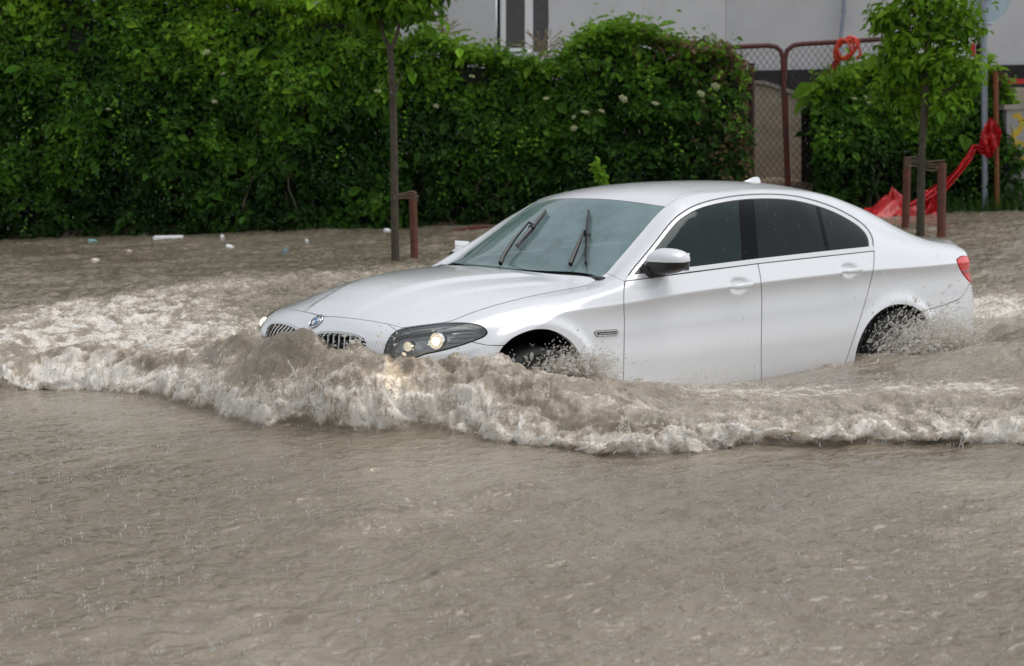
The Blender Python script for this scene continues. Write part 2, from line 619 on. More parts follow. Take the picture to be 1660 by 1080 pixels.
class Sheet:
    def __init__(s, V, N, S, T):
        s.V, s.N, s.S, s.T = V, N, S, T

    def keep(s, f):
        """the part of the sheet where f < 0, cut cleanly along f = 0"""
        T, n = s.T, len(s.V)
        neg = f[T] < 0
        c = neg.sum(1)
        out = [T[c == 3]]
        nV, nN, nS = [s.V], [s.N], [s.S]
        mix = T[(c == 1) | (c == 2)]
        if len(mix):
            m = (f[mix] < 0)
            cm = m.sum(1)
            # rotate so that the odd vertex comes first
            odd = np.where(cm == 1, np.argmax(m, 1), np.argmax(~m, 1))
            idx = (odd[:, None] + np.arange(3)) % 3
            R = np.take_along_axis(mix, idx, 1)
            k1 = np.minimum(R[:, 0], R[:, 1]) * n + np.maximum(R[:, 0], R[:, 1])
            k2 = np.minimum(R[:, 0], R[:, 2]) * n + np.maximum(R[:, 0], R[:, 2])
            uk, inv = np.unique(np.concatenate([k1, k2]), return_inverse=True)
            i, j = uk // n, uk % n
            t = (f[i] / (f[i] - f[j]))[:, None]
            nV.append(s.V[i] * (1 - t) + s.V[j] * t)
            q = s.N[i] * (1 - t) + s.N[j] * t
            nN.append(q / np.linalg.norm(q, axis=1, keepdims=True))
            nS.append(s.S[i] * (1 - t[:, 0]) + s.S[j] * t[:, 0])
            e1, e2 = n + inv[:len(k1)], n + inv[len(k1):]
            one = cm == 1
            out.append(np.stack([R[one, 0], e1[one], e2[one]], 1))
            two = ~one
            out.append(np.stack([e1[two], R[two, 1], R[two, 2]], 1))
            out.append(np.stack([e1[two], R[two, 2], e2[two]], 1))
        T2 = np.concatenate(out)
        V, N, S = np.concatenate(nV), np.concatenate(nN), np.concatenate(nS)
        used, inv = np.unique(T2, return_inverse=True)
        return Sheet(V[used], N[used], S[used], inv.reshape(-1, 3))

    def split(s, f, gap=0.0):
        """(inside, outside) with a gap left between, f in the units of gap"""
        return s.keep(f + gap / 2), s.keep(-f + gap / 2)

    def uv(s): return proj_car(s.V)

    def moved(s, d): return Sheet(s.V + s.N * d, s.N, s.S, s.T)

    def mirror(s):
        k = np.array([1, -1, 1.])
        return Sheet(s.V * k, s.N * k, s.S, s.T[:, ::-1])

    def whole(s):
        m = s.mirror()
        V = np.concatenate([s.V, m.V])
        N = np.concatenate([s.N, m.N])
        S = np.concatenate([s.S, m.S])
        T = np.concatenate([s.T, m.T + len(s.V)])
        mid = np.where(np.abs(V[:, 1]) < 1e-5)[0]
        key = np.round(V[mid, [[0], [2]]].T * 1e5).astype(np.int64)
        _, first, inv = np.unique(key, axis=0, return_index=True, return_inverse=True)
        rm = np.arange(len(V))
        rm[mid] = mid[first[inv.ravel()]]
        N[mid, 1] = 0
        return Sheet(V, N, S, rm[T])

    def build(s, name, mat, parent, skirt=.018, mats=None):
        V, N, T = s.V, s.N, s.T
        ok = (T[:, 0] != T[:, 1]) & (T[:, 1] != T[:, 2]) & (T[:, 0] != T[:, 2])
        T = T[ok]
        if skirt:
            E = np.concatenate([T[:, [0, 1]], T[:, [1, 2]], T[:, [2, 0]]])
            k = np.sort(E, 1)
            kk = k[:, 0] * len(V) + k[:, 1]
            _, first, cnt = np.unique(kk, return_index=True, return_counts=True)
            B = E[first[cnt == 1]]
            if len(B):
                a, b = V[B[:, 0]], V[B[:, 1]]
                a2, b2 = a - N[B[:, 0]] * skirt, b - N[B[:, 1]] * skirt
                nn = np.cross(a2 - a, b - a)
                ln = np.linalg.norm(nn, axis=1, keepdims=True)
                nn = nn / np.maximum(ln, 1e-9)
                m = len(B)
                base = len(V)
                V = np.concatenate([V, a, b, b2, a2])
                N = np.concatenate([N, nn, nn, nn, nn])
                i = base + np.arange(m)
                T = np.concatenate([T, np.stack([i + m, i, i + 3 * m], 1), np.stack([i + m, i + 3 * m, i + 2 * m], 1)])
        return mesh_obj(name, V, T.astype(np.int32), mat, parent, normals=N)


def merged(*sh):
    o = 0
    Ts = []
    for s in sh:
        Ts.append(s.T + o)
        o += len(s.V)
    return Sheet(np.concatenate([s.V for s in sh]), np.concatenate([s.N for s in sh]), np.concatenate([s.S for s in sh]), np.concatenate(Ts))


def base_sheet():
    X, Y, Z, S = body_grid()
    nx, ns = X.shape
    V = np.stack([X, Y, Z], 2).reshape(-1, 3)
    i = np.arange((nx - 1) * ns).reshape(nx - 1, ns)[:, :-1].ravel()
    T = np.concatenate([np.stack([i, i + 1, i + ns + 1], 1), np.stack([i, i + ns + 1, i + ns], 1)])
    a, b, c = V[T[:, 0]], V[T[:, 1]], V[T[:, 2]]
    n = np.cross(b - a, c - a)
    N = np.zeros_like(V)
    for k in range(3): np.add.at(N, T[:, k], n)
    N3 = N.reshape(nx, ns, 3)
    N3[:, 0, 1] = 0
    N3[0] = N3[1]
    N3[-1] = N3[-2]
    N = N3.reshape(-1, 3)
    N /= np.linalg.norm(N, axis=1, keepdims=True) + 1e-12
    if (N[:, 2] * (S.ravel() < 2)).sum() < 0:
        N = -N
        T = T[:, ::-1]
    return Sheet(V, N, S.ravel(), T)


def chaikin(pts, it=3):
    P = [(p[0], p[1], len(p) > 2) for p in pts]
    for _ in range(it):
        Q = []
        n = len(P)
        for i in range(n):
            a, b = P[i], P[(i + 1) % n]
            if a[2]: Q.append(a)
            else: Q.append((a[0] * .75 + b[0] * .25, a[1] * .75 + b[1] * .25, False))
            if not b[2]: Q.append((a[0] * .25 + b[0] * .75, a[1] * .25 + b[1] * .75, False))
            elif a[2]: pass
        P = Q
    return np.array([(p[0], p[1]) for p in P])


def sd_poly(uv, poly):
    """signed distance to a closed outline, negative inside"""
    P = np.asarray(poly, float)
    d = np.full(len(uv), 1e9)
    ins = np.zeros(len(uv), bool)
    for a, b in zip(P, np.roll(P, -1, 0)):
        e = b - a
        L = e @ e
        if L < 1e-12: continue
        w = uv - a
        t = np.clip((w @ e) / L, 0, 1)
        d = np.minimum(d, np.linalg.norm(w - t[:, None] * e, axis=1))
        c = (a[1] > uv[:, 1]) != (b[1] > uv[:, 1])
        if e[1] != 0:
            ins ^= c & (uv[:, 0] < a[0] + (uv[:, 1] - a[1]) * e[0] / e[1])
    return np.where(ins, -d, d)


# outlines as they lie on the near flank
O_GUTTER = [(1012, 456, 1), (1022.6, 438), (1040, 417.5), (1057, 397), (1074, 374.5), (1091, 354), (1108, 341.5), (1125, 332), (1150, 324), (1177, 318.6),
            (1200, 315.5), (1221, 314), (1252, 313.5), (1283, 315.5), (1310, 321), (1334, 328), (1355, 336), (1372, 344.5), (1388, 354), (1401, 363.5), (1411, 375), (1416.5, 388),
            (1417, 407, 1), (1322, 417, 1), (1228, 427.5, 1), (1120, 441, 1)]
O_FARCH = [(788, 860, 1), (790, 640), (795, 600), (802, 581), (810, 568), (820, 556.5), (833, 546), (848, 539), (863, 534.5), (878, 533), (892, 534.5), (906, 539.5), (919, 547.5), (930, 558), (940, 573), (947, 591),
           (952, 612), (956, 660), (960, 860, 1)]
O_RARCH = [(1376, 860, 1), (1378, 640), (1384, 598), (1386, 578), (1390, 560), (1396, 544), (1405, 527), (1416, 513), (1428, 503), (1441, 496), (1457.5, 492.5), (1475, 494.5), (1488, 500), (1498, 509), (1510, 528), (1518, 552), (1523, 580), (1526, 640), (1528, 860, 1)]
O_FDOOR = [(1013, 456, 1), (1011, 475), (1011.5, 500), (1012.5, 530), (1011.5, 570), (1010.5, 612), (1012, 900, 1), (1236, 900, 1), (1234.5, 614), (1234, 560), (1235, 500),
           (1235, 475), (1233, 448), (1228.5, 427.5, 1)]
O_RDOOR = [(1228.5, 427.5, 1), (1233, 448), (1235, 475), (1235, 500), (1234, 560), (1234.5, 614), (1236, 900, 1), (1330, 900, 1), (1360, 612), (1372, 584), (1382, 554), (1391, 527), (1400, 500),
           (1408, 470), (1414, 446), (1417, 428), (1417, 407, 1)]
O_HEADL = [(620, 580), (625, 560), (631.5, 546), (640, 537.5), (653, 532), (690, 527), (727, 523), (748, 523), (767, 524.5), (780, 528), (788, 533.5), (791, 539.5), (787, 545), (778, 549.5),
           (755, 558), (730, 565.5), (708, 571), (690, 574), (670, 582), (640, 590)]
O_TAIL = [(1550.5, 421, 1), (1556, 416.5), (1561.5, 415, 1), (1640, 430, 1), (1640, 475, 1), (1573.5, 459, 1), (1567, 452), (1561, 444.5), (1555, 434)]
O_KIDNEY = [(511, 544, 1), (519, 541), (530, 539.4), (548, 540), (567, 542), (580, 545), (588, 549), (592, 555), (590, 575), (583, 600), (560, 612), (530, 605), (514, 575)]
O_RBUMP = [(1490, 506, 1), (1523, 496.5), (1545, 489.5), (1558, 483.5), (1564, 476), (1571, 461, 1), (1700, 470, 1), (1700, 900, 1), (1490, 900, 1)]
O_FBUMP = [(764, 554, 1), (780, 558), (797, 560.5), (824, 560, 1), (824, 900, 1), (300, 900, 1), (300, 500, 1), (600, 505, 1), (655, 545, 1), (720, 560, 1)]
O_FENDER = [(500, 400, 1), (971, 437, 1), (990, 446), (1013, 456.5, 1), (1011, 475), (1011.5, 500), (1012.5, 530), (1011.5, 570), (1010.5, 612), (1012, 900, 1), (500, 900, 1)]
O_VENT = [(962.5, 539, 1), (967, 536, 1), (1001, 534, 1), (1004, 538.5, 1), (1000, 544, 1), (967, 546, 1)]


def tri_hit(sh, u, v):
    """where the sight line through (u, v) meets the sheet: point and normal, car frame"""
    d = ray_car(u, v)
    uv = sh._uv if hasattr(sh, '_uv') else sh.uv()
    sh._uv = uv
    T = sh.T
    a, b, c = uv[T[:, 0]], uv[T[:, 1]], uv[T[:, 2]]
    p = np.array([u, v])
    den = (b[:, 0] - a[:, 0]) * (c[:, 1] - a[:, 1]) - (c[:, 0] - a[:, 0]) * (b[:, 1] - a[:, 1])
    den = np.where(np.abs(den) < 1e-12, 1e-12, den)
    w1 = ((p[0] - a[:, 0]) * (c[:, 1] - a[:, 1]) - (c[:, 0] - a[:, 0]) * (p[1] - a[:, 1])) / den
    w2 = ((b[:, 0] - a[:, 0]) * (p[1] - a[:, 1]) - (p[0] - a[:, 0]) * (b[:, 1] - a[:, 1])) / den
    w0 = 1 - w1 - w2
    ok = np.where((w0 >= -1e-6) & (w1 >= -1e-6) & (w2 >= -1e-6))[0]
    best = None
    for k in ok:
        P = sh.V[T[k, 0]] * w0[k] + sh.V[T[k, 1]] * w1[k] + sh.V[T[k, 2]] * w2[k]
        n = sh.N[T[k]].mean(0)
        if n @ d > 0: continue
        q = (P - CAM_C) @ CF
        if best is None or q < best[0]: best = (q, P, n)
    if best is None: return None
    return best[1], best[2]
PAINT = paint_mat('white_paint', (.80, .82, .85))
BLACKP = pmat('black_plastic', (.012, .012, .013), .35, bump=.1, bscale=300)
GLOSSB = pmat('gloss_black', (.006, .007, .008), .3, spec=.06)
RUBBER = pmat('rubber', (.015, .015, .016), .55)
CHROME = pmat('chrome', (.80, .81, .82), .12, metal=1.0)
SATIN = pmat('satin_trim', (.74, .75, .77), .3, metal=.25)
SILVER = pmat('silver_trim', (.55, .56, .58), .25, metal=1.0)
DARKIN = pmat('cabin_dark', (.035, .037, .040), .8, var=.3, vscale=20)
SEATM = pmat('seat_leather', (.10, .095, .085), .6, bump=.2, bscale=80)
TYRE = pmat('tyre_rubber', (.016, .016, .017), .6, var=.3, vscale=30, bump=.3, bscale=120)
RIMM = pmat('rim_alloy', (.42, .43, .45), .3, metal=.9)
LINER = pmat('wheel_liner', (.010, .010, .011), .9)
REDL = pmat('tail_red', (.70, .008, .016), .15, coat=.25, var=.3, vscale=40, emit=(.9, .02, .02), estr=.07)
REDD = pmat('tail_dark_red', (.25, .005, .01), .15, coat=1.0)
WSG = glass_mat('windscreen_glass', (.42, .56, .55), 1.8, (.46, .68, .70), .34, .03, bump=.05)
SIDEG = glass_mat('front_side_glass', (.15, .24, .24), 1.33, (.016, .050, .055), .26, .02, bump=.03)
PRIVG = glass_mat('rear_dark_glass', (.026, .030, .036), 1.30, (.008, .010, .014), .40, .02, bump=.03)
LENS = glass_mat('lamp_lens', (.90, .92, .93), 1.45, (.7, .7, .7), .12, .02)
BOWL = pmat('lamp_bowl', (.34, .35, .37), .35, metal=.15, var=.5, vscale=16)
GLOW = pmat('lamp_glow', (1, .93, .8), .2, emit=(1.0, .86, .62), estr=6.0)
GLOWD = pmat('lamp_halo', (.9, .85, .75), .2, metal=.6, emit=(1.0, .84, .60), estr=.55)
GLOWS = pmat('far_glow', (.9, .85, .75), .2, emit=(1.0, .80, .50), estr=1.7)
SKIN = pmat('skin', (.42, .25, .18), .5)
CLOTH = pmat('dark_jacket', (.03, .032, .04), .9)
HAIR = pmat('dark_hair', (.02, .015, .012), .7)
BADGEB = pmat('badge_black', (.01, .01, .012), .12, coat=1)
BADGEW = pmat('badge_white', (.8, .8, .8), .2, coat=1)
BADGEU = pmat('badge_blue', (.03, .16, .45), .2, coat=1)


def build_car():
    car = empty('sedan', (0, 0, 0), (0, TILT, 0))
    tag(car, 'white four-door saloon car pushing through muddy floodwater with headlights on', 'car')
    M = base_sheet()
    flip = lambda o: _flip(o, car)

    def pair(sh, name, mat, skirt=.018, label=None):
        a = sh.build(name, mat, car, skirt)
        b = sh.mirror().build(name, mat, car, skirt)
        return a, b

    def lim(sh, f, x0=-9, x1=9, s0=-1, s1=99):
        V, S = sh.V, sh.S
        return np.maximum.reduce([f, (V[:, 0] - x1) * 300, (x0 - V[:, 0]) * 300, (s0 - S) * 40, (S - s1) * 40])

    def cut(sh, poly, gap=1.5, **k):
        return sh.split(lim(sh, sd_poly(sh.uv(), poly), **k), gap)
    K = M
    # wheel openings
    for o, a0, a1 in ((O_FARCH, -.6, .7), (O_RARCH, 2.2, 3.6)):
        P = chaikin(o)
        K = K.keep(-lim(K, sd_poly(K.uv(), P), a0, a1, 4.0))
    # headlight
    PH = chaikin(O_HEADL)
    hl, K = cut(K, PH, 1.2, x1=.2, s0=2.0, s1=9)
    tl, K = cut(K, chaikin(O_TAIL), 1.4, x0=3.4, s0=2.6)
    # grille openings
    PK = chaikin(O_KIDNEY)
    g = lim(K, sd_poly(K.uv(), PK), x1=-.45, s1=9.6)
    kid_ring = K.keep(np.abs(g - .3) - 2.0)
    kid_in = K.keep(g + 1.0)
    K = K.keep(-(g - 2.0))
    # vent
    PV = chaikin(O_VENT, 2)
    vent, K = cut(K, PV, .6, x1=1.0, s0=4)
    # side glazing
    PG = chaikin(O_GUTTER, 2)
    g = lim(K, sd_poly(K.uv(), PG), .3, 3.1, 2.9, 5.9)
    dlo, K = K.keep(g), K.keep(-g)
    # ---- top panels
    x_cowl = lambda y: .46 + .15 * (np.abs(y) / .69) ** 2
    x_hdr = lambda y: 1.095 + .085 * (np.abs(y) / .55) ** 2
    O_HOOD = [(380, 514, 1), (481, 513), (519, 513), (549, 513.6), (594, 519), (633, 526), (653, 531.5, 1), (690, 526.5), (727, 522.5), (756, 510.5),
              (789, 498.5), (850, 482.5), (900, 472.5), (951, 463.5), (962, 459), (970, 452), (975, 443), (979, 436, 1), (985, 300, 1), (380, 300, 1)]
    PHd = chaikin(O_HOOD, 2)
    mtr = 1 / 290.
    V, S = K.V, K.S
    f = np.maximum.reduce([sd_poly(K.uv(), PHd) * mtr, V[:, 0] - (x_cowl(V[:, 1]) - .035), (S - 3.9) * .1])
    hood, K = K.split(f, .005)
    V, S = K.V, K.S
    f = np.maximum.reduce([(S - 2.84) * .09, x_cowl(V[:, 1]) - V[:, 0], V[:, 0] - x_hdr(V[:, 1])])
    ws, K = K.split(f, .002)
    V, S = K.V, K.S
    f = np.maximum.reduce([(S - 2.84) * .09, V[:, 0] - (x_cowl(V[:, 1]) + .01), (x_cowl(V[:, 1]) - .06) - V[:, 0]])
    cowl, K = K.keep(f), K.keep(-f)
    V, S = K.V, K.S
    f = np.maximum.reduce([(S - 2.5) * .09, 2.80 + .1 * (V[:, 1] / .55) ** 2 * 0 - V[:, 0], V[:, 0] - 3.50])
    rw, K = K.split(f, .002)
    V, S = K.V, K.S
    f = np.maximum.reduce([(S - 3.05) * .1, 3.53 - V[:, 0]])
    trunk, K = K.split(f, .005)
    V, S = K.V, K.S
    f = np.maximum.reduce([(S - 2.86) * .09, x_hdr(V[:, 1]) - V[:, 0], V[:, 0] - 2.80])
    roof, K = K.split(f, .004)
    # ---- flank panels
    rb, K = cut(K, chaikin(O_RBUMP, 2))
    fb, K = cut(K, chaikin(O_FBUMP, 2), 1.3, x1=.3)
    fd, K = cut(K, chaikin(O_FDOOR, 2), 1.7, x0=.3, x1=1.9, s0=3.2)
    rd, K = cut(K, chaikin(O_RDOOR, 2), 1.7, x0=1.3, x1=3.0, s0=3.2)
    V = K.V
    f = np.maximum(sd_poly(K.uv(), chaikin(O_FENDER, 2)) * mtr, V[:, 0] - 1.0)
    fen, K = K.split(f, .003)

    hood.whole().build('bonnet', PAINT, car)
    roof.whole().build('roof', PAINT, car)
    trunk.whole().build('boot_lid', PAINT, car)
    fb.whole().build('front_bumper', PAINT, car)
    rb.whole().build('rear_bumper', PAINT, car)
    K.whole().build('body_frame', PAINT, car)
    pair(fen, 'front_wing', PAINT, .02)
    fdo = pair(fd, 'front_door', PAINT, .02)
    rdo = pair(rd, 'rear_door', PAINT, .02)
    cowl.moved(-.012).whole().build('windscreen_cowl', BLACKP, car, .01)
    wso = ws.moved(-.003).whole().build('windscreen', WSG, car, 0)
    rw.moved(-.003).whole().build('rear_window', PRIVG, car, 0)
    # dark ceramic border of the windscreen
    V, S = ws.V, ws.S
    f = np.maximum.reduce([(S - 2.66) * .09, x_cowl(V[:, 1]) + .035 - V[:, 0], V[:, 0] - (x_hdr(V[:, 1]) - .03)])
    ws.keep(-f).moved(-.007).whole().build('screen_border', DARKIN, wso, 0)

    # ---- side windows
    d = -sd_poly(dlo.uv(), PG)
    pair(dlo.keep(d - 9.6).moved(-.012), 'window_seal', RUBBER, .01)
    uv_ = dlo.uv()
    sill = sstep(-10, -6, uv_[:, 1] - (456 - (uv_[:, 0] - 1012) * 49 / 405))
    ring = dlo.keep(np.maximum(2.6 - 2.0 * sill - d, d - 8.0)).moved(.001)
    pair(ring, 'window_trim', SATIN, .008)
    inn = dlo.keep(8.8 - d)
    uvx = lambda s: s.uv()

    def line(u0, v0, u1, v1):
        n = np.array([v1 - v0, -(u1 - u0)], float)
        n /= np.linalg.norm(n)
        n = n if n[0] > 0 else -n
        return lambda s: (s.uv() - np.array([u0, v0])) @ n
    lA, lB = line(1198, 320, 1204.5, 428), line(1222, 318, 1231, 426)
    lC, lD = line(1322, 328, 1341, 412), line(1328, 328, 1347, 412)
    fg = inn.keep(lA(inn)).moved(-.004)
    bp = inn.keep(np.maximum(-lA(inn), lB(inn))).moved(-.003)
    rg = inn.keep(np.maximum(-lB(inn), lC(inn))).moved(-.004)
    dv = inn.keep(np.maximum(-lC(inn), lD(inn))).moved(-.003)
    qg = inn.keep(-lD(inn)).moved(-.004)
    sail = [(1020, 462), (1045, 427), (1064, 470)]
    f = sd_poly(fg.uv(), sail)
    sl, fg = fg.keep(f), fg.keep(-f)
    for s_, own in ((1, 0), (-1, 1)):
        m = (lambda q: q) if s_ == 1 else (lambda q: q.mirror())
        m(fg).build('front_window', SIDEG, fdo[own], 0)
        m(sl).build('mirror_sail', BLACKP, fdo[own], 0)
        m(rg).build('rear_side_window', PRIVG, rdo[own], 0)
        m(dv).build('window_divider', GLOSSB, rdo[own], 0)
        m(qg).build('quarter_window', PRIVG, rdo[own], 0)
        m(bp).build('door_pillar_cover', GLOSSB, car, .006)

    # ---- tail lamps
    V = tl.V
    for m in (tl, tl.mirror()):
        o = m.moved(.003).build('taillight', REDL, car, .02)
        f = np.abs(m.V[:, 2] - (.868 + .03 * (m.V[:, 0] - 3.9))) - .008
        m.keep(f).moved(.006).build('lamp_bar', REDD, o, .004)

    # ---- headlights
    g = -sd_poly(hl.uv(), PH)
    bez = hl.keep(g - 1.7)
    gl_ = hl.keep(1.3 - g)
    back = gl_.moved(-.055)
    hits = {}
    M._uv = M.uv()

    def hit(u, v, push=0.0):
        P, n = tri_hit(M, u, v)
        return P + n * push
    for s_ in (1, -1):
        k = np.array([1, s_, 1.])
        m = (lambda q: q) if s_ == 1 else (lambda q: q.mirror())
        h = m(bez).build('headlight', GLOSSB, car, .06)
        h['label'] = 'lit headlight with glowing round projector behind a clear cover'
        m(gl_).build('lens', LENS, h, 0)
        m(back).build('reflector', BOWL, h, 0)
        for (u, v, r, core) in ((711, 549, .038, GLOW), (662, 557, .022, GLOWD)):
            c = hit(u, v, -.034) * k
            ax = Vector((-.90, -.42 * s_, .05)).normalized()
            R = ax.to_track_quat('Z', 'Y').to_matrix().to_4x4()
            T = Matrix.Translation(Vector(c)) @ R
            mb = MB()
            mb.lathe([(r * .80, -.03), (r * 1.12, -.02), (r * 1.15, .012), (r * 1.05, .020), (r * .90, .014), (r * .80, -.005)], 32, T, True)
            mb.build('lamp_ring', CHROME, h)
            mb = MB()
            mb.lathe([(r * .82, -.006), (r * .74, .010), (r * .52, .0195)], 28, T)
            mb.build('projector', GLOWD, h)
            mb = MB()
            mb.lathe([(r * .52, .0195), (r * .25, .0255), (0.0005, .027)], 28, T)
            mb.build('projector_core', core, h)
        c = hit(634, 556, -.02) * k
        if s_ == -1: MB().ball(c, (.020, .055, .040), 2).build('far_glow_ball', GLOWS, h)  # glowing ball added inside the far headlight for its warm glow
        # chrome brow along the top and blades in the outer tip
        mb = MB()
        mb.tube([hit(u, v, -.012) * k for u, v in ((640, 543), (655, 537.5), (690, 532.5), (727, 528.5), (755, 529), (777, 534))],
                [.004, .007, .008, .008, .007, .003], 6)
        mb.build('lamp_brow', SILVER, h)
        mb = MB()
        for a, b in (((735, 538), (782, 538)), ((732, 546), (775, 545)), ((728, 554), (757, 553))):
            mb.tube([hit(*a, -.03) * k, hit((a[0] + b[0]) / 2, (a[1] + b[1]) / 2, -.022) * k, hit(*b, -.016) * k], [.006, .008, .003], 5)
        mb.build('lamp_blades', SILVER, h)

    # ---- twin grilles
    for s_ in (1, -1):
        k = np.array([1, s_, 1.])
        m = (lambda q: q) if s_ == 1 else (lambda q: q.mirror())
        gr = m(kid_ring).moved(.006).build('grille', CHROME, car, .03)
        m(kid_in).moved(-.05).build('grille_back', DARKIN, gr, 0)
        mb = MB()
        for j in range(8):
            u = 521 + j * 9.0
            pts = [hit(u + (v - 540) * -.06, v, -.012) * k for v in (540, 552, 566, 582, 600)]
            mb.tube(pts, .0055, 6)
        mb.build('grille_slats', CHROME, gr)

    # ---- wing vents
    for m in (vent, vent.mirror()):
        o = m.moved(.005).build('wing_vent', SILVER, car, .012)
    mvi = vent.keep(sd_poly(vent.uv(), PV) + 2.6)
    for m in (mvi, mvi.mirror()):
        m.moved(.0065).build('vent_slot', BLACKP, [c for c in car.children if c.name.startswith('wing_vent')][0 if m is mvi else 1], 0)
    mb = MB()
    mb.tube([hit(969, 541.3, .009), hit(985, 540.3, .010), hit(999, 539.2, .009)], .003, 6)
    o = mb.build('vent_blade', SILVER, [c for c in car.children if c.name.startswith('wing_vent')][0])

    # ---- badge
    P, n = tri_hit(M, 520.5, 523)
    P = np.array([P[0], 0, P[2]])
    n = Vector((n[0], 0, n[2])).normalized()
    R = n.to_track_quat('Z', 'Y').to_matrix().to_4x4()
    # local X must run across the car
    z = n
    xax = Vector((0, -1, 0))
    yax = z.cross(xax)
    R = Matrix((xax, yax, z)).transposed().to_4x4()
    T = Matrix.Translation(Vector(P) + n * .002) @ R
    r = .044
    mb = MB()
    mb.lathe([(r, -.01), (r, .004), (r * .94, .007), (r * .88, .006), (0.0005, .006)], 40, T)
    bo = mb.build('badge', BADGEB, car)
    mb = MB()
    mb.lathe([(r * 1.0, .003), (r * 1.02, .006), (r * .97, .008), (r * .94, .006)], 40, T, True)
    mb.lathe([(r * .63, .005), (r * .62, .008), (r * .58, .008), (r * .56, .005)], 40, T, True)
    mb.build('badge_rim', CHROME, bo)
    for q in range(4):
        mb = MB()
        a0 = q * math.pi / 2
        pts = [T @ Vector((0, 0, .0072))] + [T @ Vector((r * .57 * math.cos(a0 + i * math.pi / 20), r * .57 * math.sin(a0 + i * math.pi / 20), .0072)) for i in range(11)]
        mb.poly(pts)
        mb.build('badge_quarter', BADGEU if q in (1, 3) else BADGEW, bo, 0)
    for ch, an in (('B', 138), ('M', 90), ('W', 42)):
        cu = bpy.data.curves.new('badge_letter', 'FONT')
        cu.body = ch
        cu.size = r * .42
        cu.align_x = 'CENTER'
        cu.align_y = 'CENTER'
        to = bpy.data.objects.new('tmp_letter', cu)
        COL.objects.link(to)
        me = bpy.data.meshes.new_from_object(to)
        bpy.data.objects.remove(to)
        a = math.radians(an)
        LM = T @ Matrix.Translation((r * .77 * math.cos(a), r * .77 * math.sin(a), .0075)) @ Matrix.Rotation(a - math.pi / 2, 4, 'Z')
        me.transform(LM)
        me.materials.clear()
        me.materials.append(BADGEW)
        lo = bpy.data.objects.new('badge_letter', me)
        COL.objects.link(lo)
        lo.parent = bo

    # ---- door handles (front and rear, both sides)
    for (hx, hz), own in ((HANDLES[0], fdo), (HANDLES[1], rdo)):
        yb = -.925
        mb = MB()
        n = 11
        pts, rr = [], []
        for i in range(n):
            t = i / (n - 1) * 2 - 1
            pts.append((hx + t * .092, yb - .026 + .026 * t * t * t * t, hz + .006 * t))
            rr.append(.0165 * (1 - .45 * t * t) if abs(t) < .99 else .006)
        mb.tube(pts, rr, 12, squash=.75)
        a = mb.build('handle', PAINT, own[0], 50)
        b = a.copy()
        COL.objects.link(b)
        b.parent = own[1]
        b.scale = (1, -1, 1)

    # ---- door mirrors
    def superell(c, rad, e1, e2, nu=48, nv=28):
        u = np.linspace(0, 2 * np.pi, nu + 1)[:-1]
        v = np.linspace(-np.pi / 2, np.pi / 2, nv)
        pw = lambda a, e: np.sign(a) * np.abs(a) ** e
        Xs = pw(np.cos(v), e1)[:, None] * pw(np.cos(u), e2)[None]
        Ys = pw(np.cos(v), e1)[:, None] * pw(np.sin(u), e2)[None]
        Zs = np.repeat(pw(np.sin(v), e1)[:, None], nu, 1)
        Vv = np.stack([Xs, Ys, Zs], 2)
        Tt = []
        for i in range(nv - 1):
            for j in range(nu):
                a, b = i * nu + j, i * nu + (j + 1) % nu
                Tt += [(a, b, b + nu), (a, b + nu, a + nu)]
        return Vv.reshape(-1, 3), np.array(Tt)
    Vm, Tm = superell(None, None, .72, .75)
    xx, yy, zz = Vm.T.copy()
    # narrow to the outer end, sloping top towards the front
    hgt = .070 * (1 - .14 * (yy * -1) - .10 * yy * yy)
    Pm = np.stack([.843 + .080 * xx + .020 * -yy, -.943 + .108 * yy, 1.055 + hgt * zz - .018 * np.clip(-xx, 0, 1) * (zz > 0) * zz + .006 * -yy], 1)
    nrm = np.zeros_like(Pm)
    fc = np.cross(Pm[Tm[:, 1]] - Pm[Tm[:, 0]], Pm[Tm[:, 2]] - Pm[Tm[:, 0]])
    for q in range(3): np.add.at(nrm, Tm[:, q], fc)
    nrm /= np.linalg.norm(nrm, axis=1, keepdims=True) + 1e-12
    ms = Sheet(Pm, nrm, np.zeros(len(Pm)), Tm)
    f = 1.054 - Pm[:, 2] + .05 * np.clip(Pm[:, 0] - .843, 0, 1)
    for s_ in (1, -1):
        m = (lambda q: q) if s_ == 1 else (lambda q: q.mirror())
        if s_ == -1: ms = Sheet(ms.V + np.array([.09, 0, -.055]), ms.N, ms.S, ms.T)
        cap = m(ms.keep(f + .0015)).build('door_mirror', PAINT, car, .006)
        m(ms.keep(-f + .0015)).moved(-.003).build('mirror_underside', BLACKP, cap, 0)
        mb = MB()
        mb.tube([(.775, s_ * -.83, .995), (.80, s_ * -.88, 1.003), (.83, s_ * -.93, 1.012)], [.045, .034, .030], 10, squash=.45)
        mb.build('mirror_stalk', BLACKP, cap)
        mb = MB()
        mb.box((.924, s_ * -.943, 1.052), (.003, .15, .095), bevel=.001)
        mb.build('mirror_glass', CHROME, cap)

    # ---- aerial fin
    mb = MB()
    prof = [(2.44, .0), (2.50, .010), (2.55, .024), (2.585, .036), (2.62, .039), (2.64, .034), (2.65, 0)]
    rings = []
    for i, (x, h) in enumerate(prof):
        w = .032 * (1 - .5 * abs(i - 4) / 6)
        if i in (0,): w = .006
        zb = 1.440
        rings.append([mb.bm.verts.new(p) for p in ((x, -w, zb), (x, -w * .55, zb + .012 + h * .45), (x, -.005, zb + .012 + h), (x, .005, zb + .012 + h), (x, w * .55, zb + .012 + h * .45), (x, w, zb))])
    for a, b in zip(rings, rings[1:]):
        for j in range(5): mb.bm.faces.new((a[j], a[j + 1], b[j + 1], b[j]))
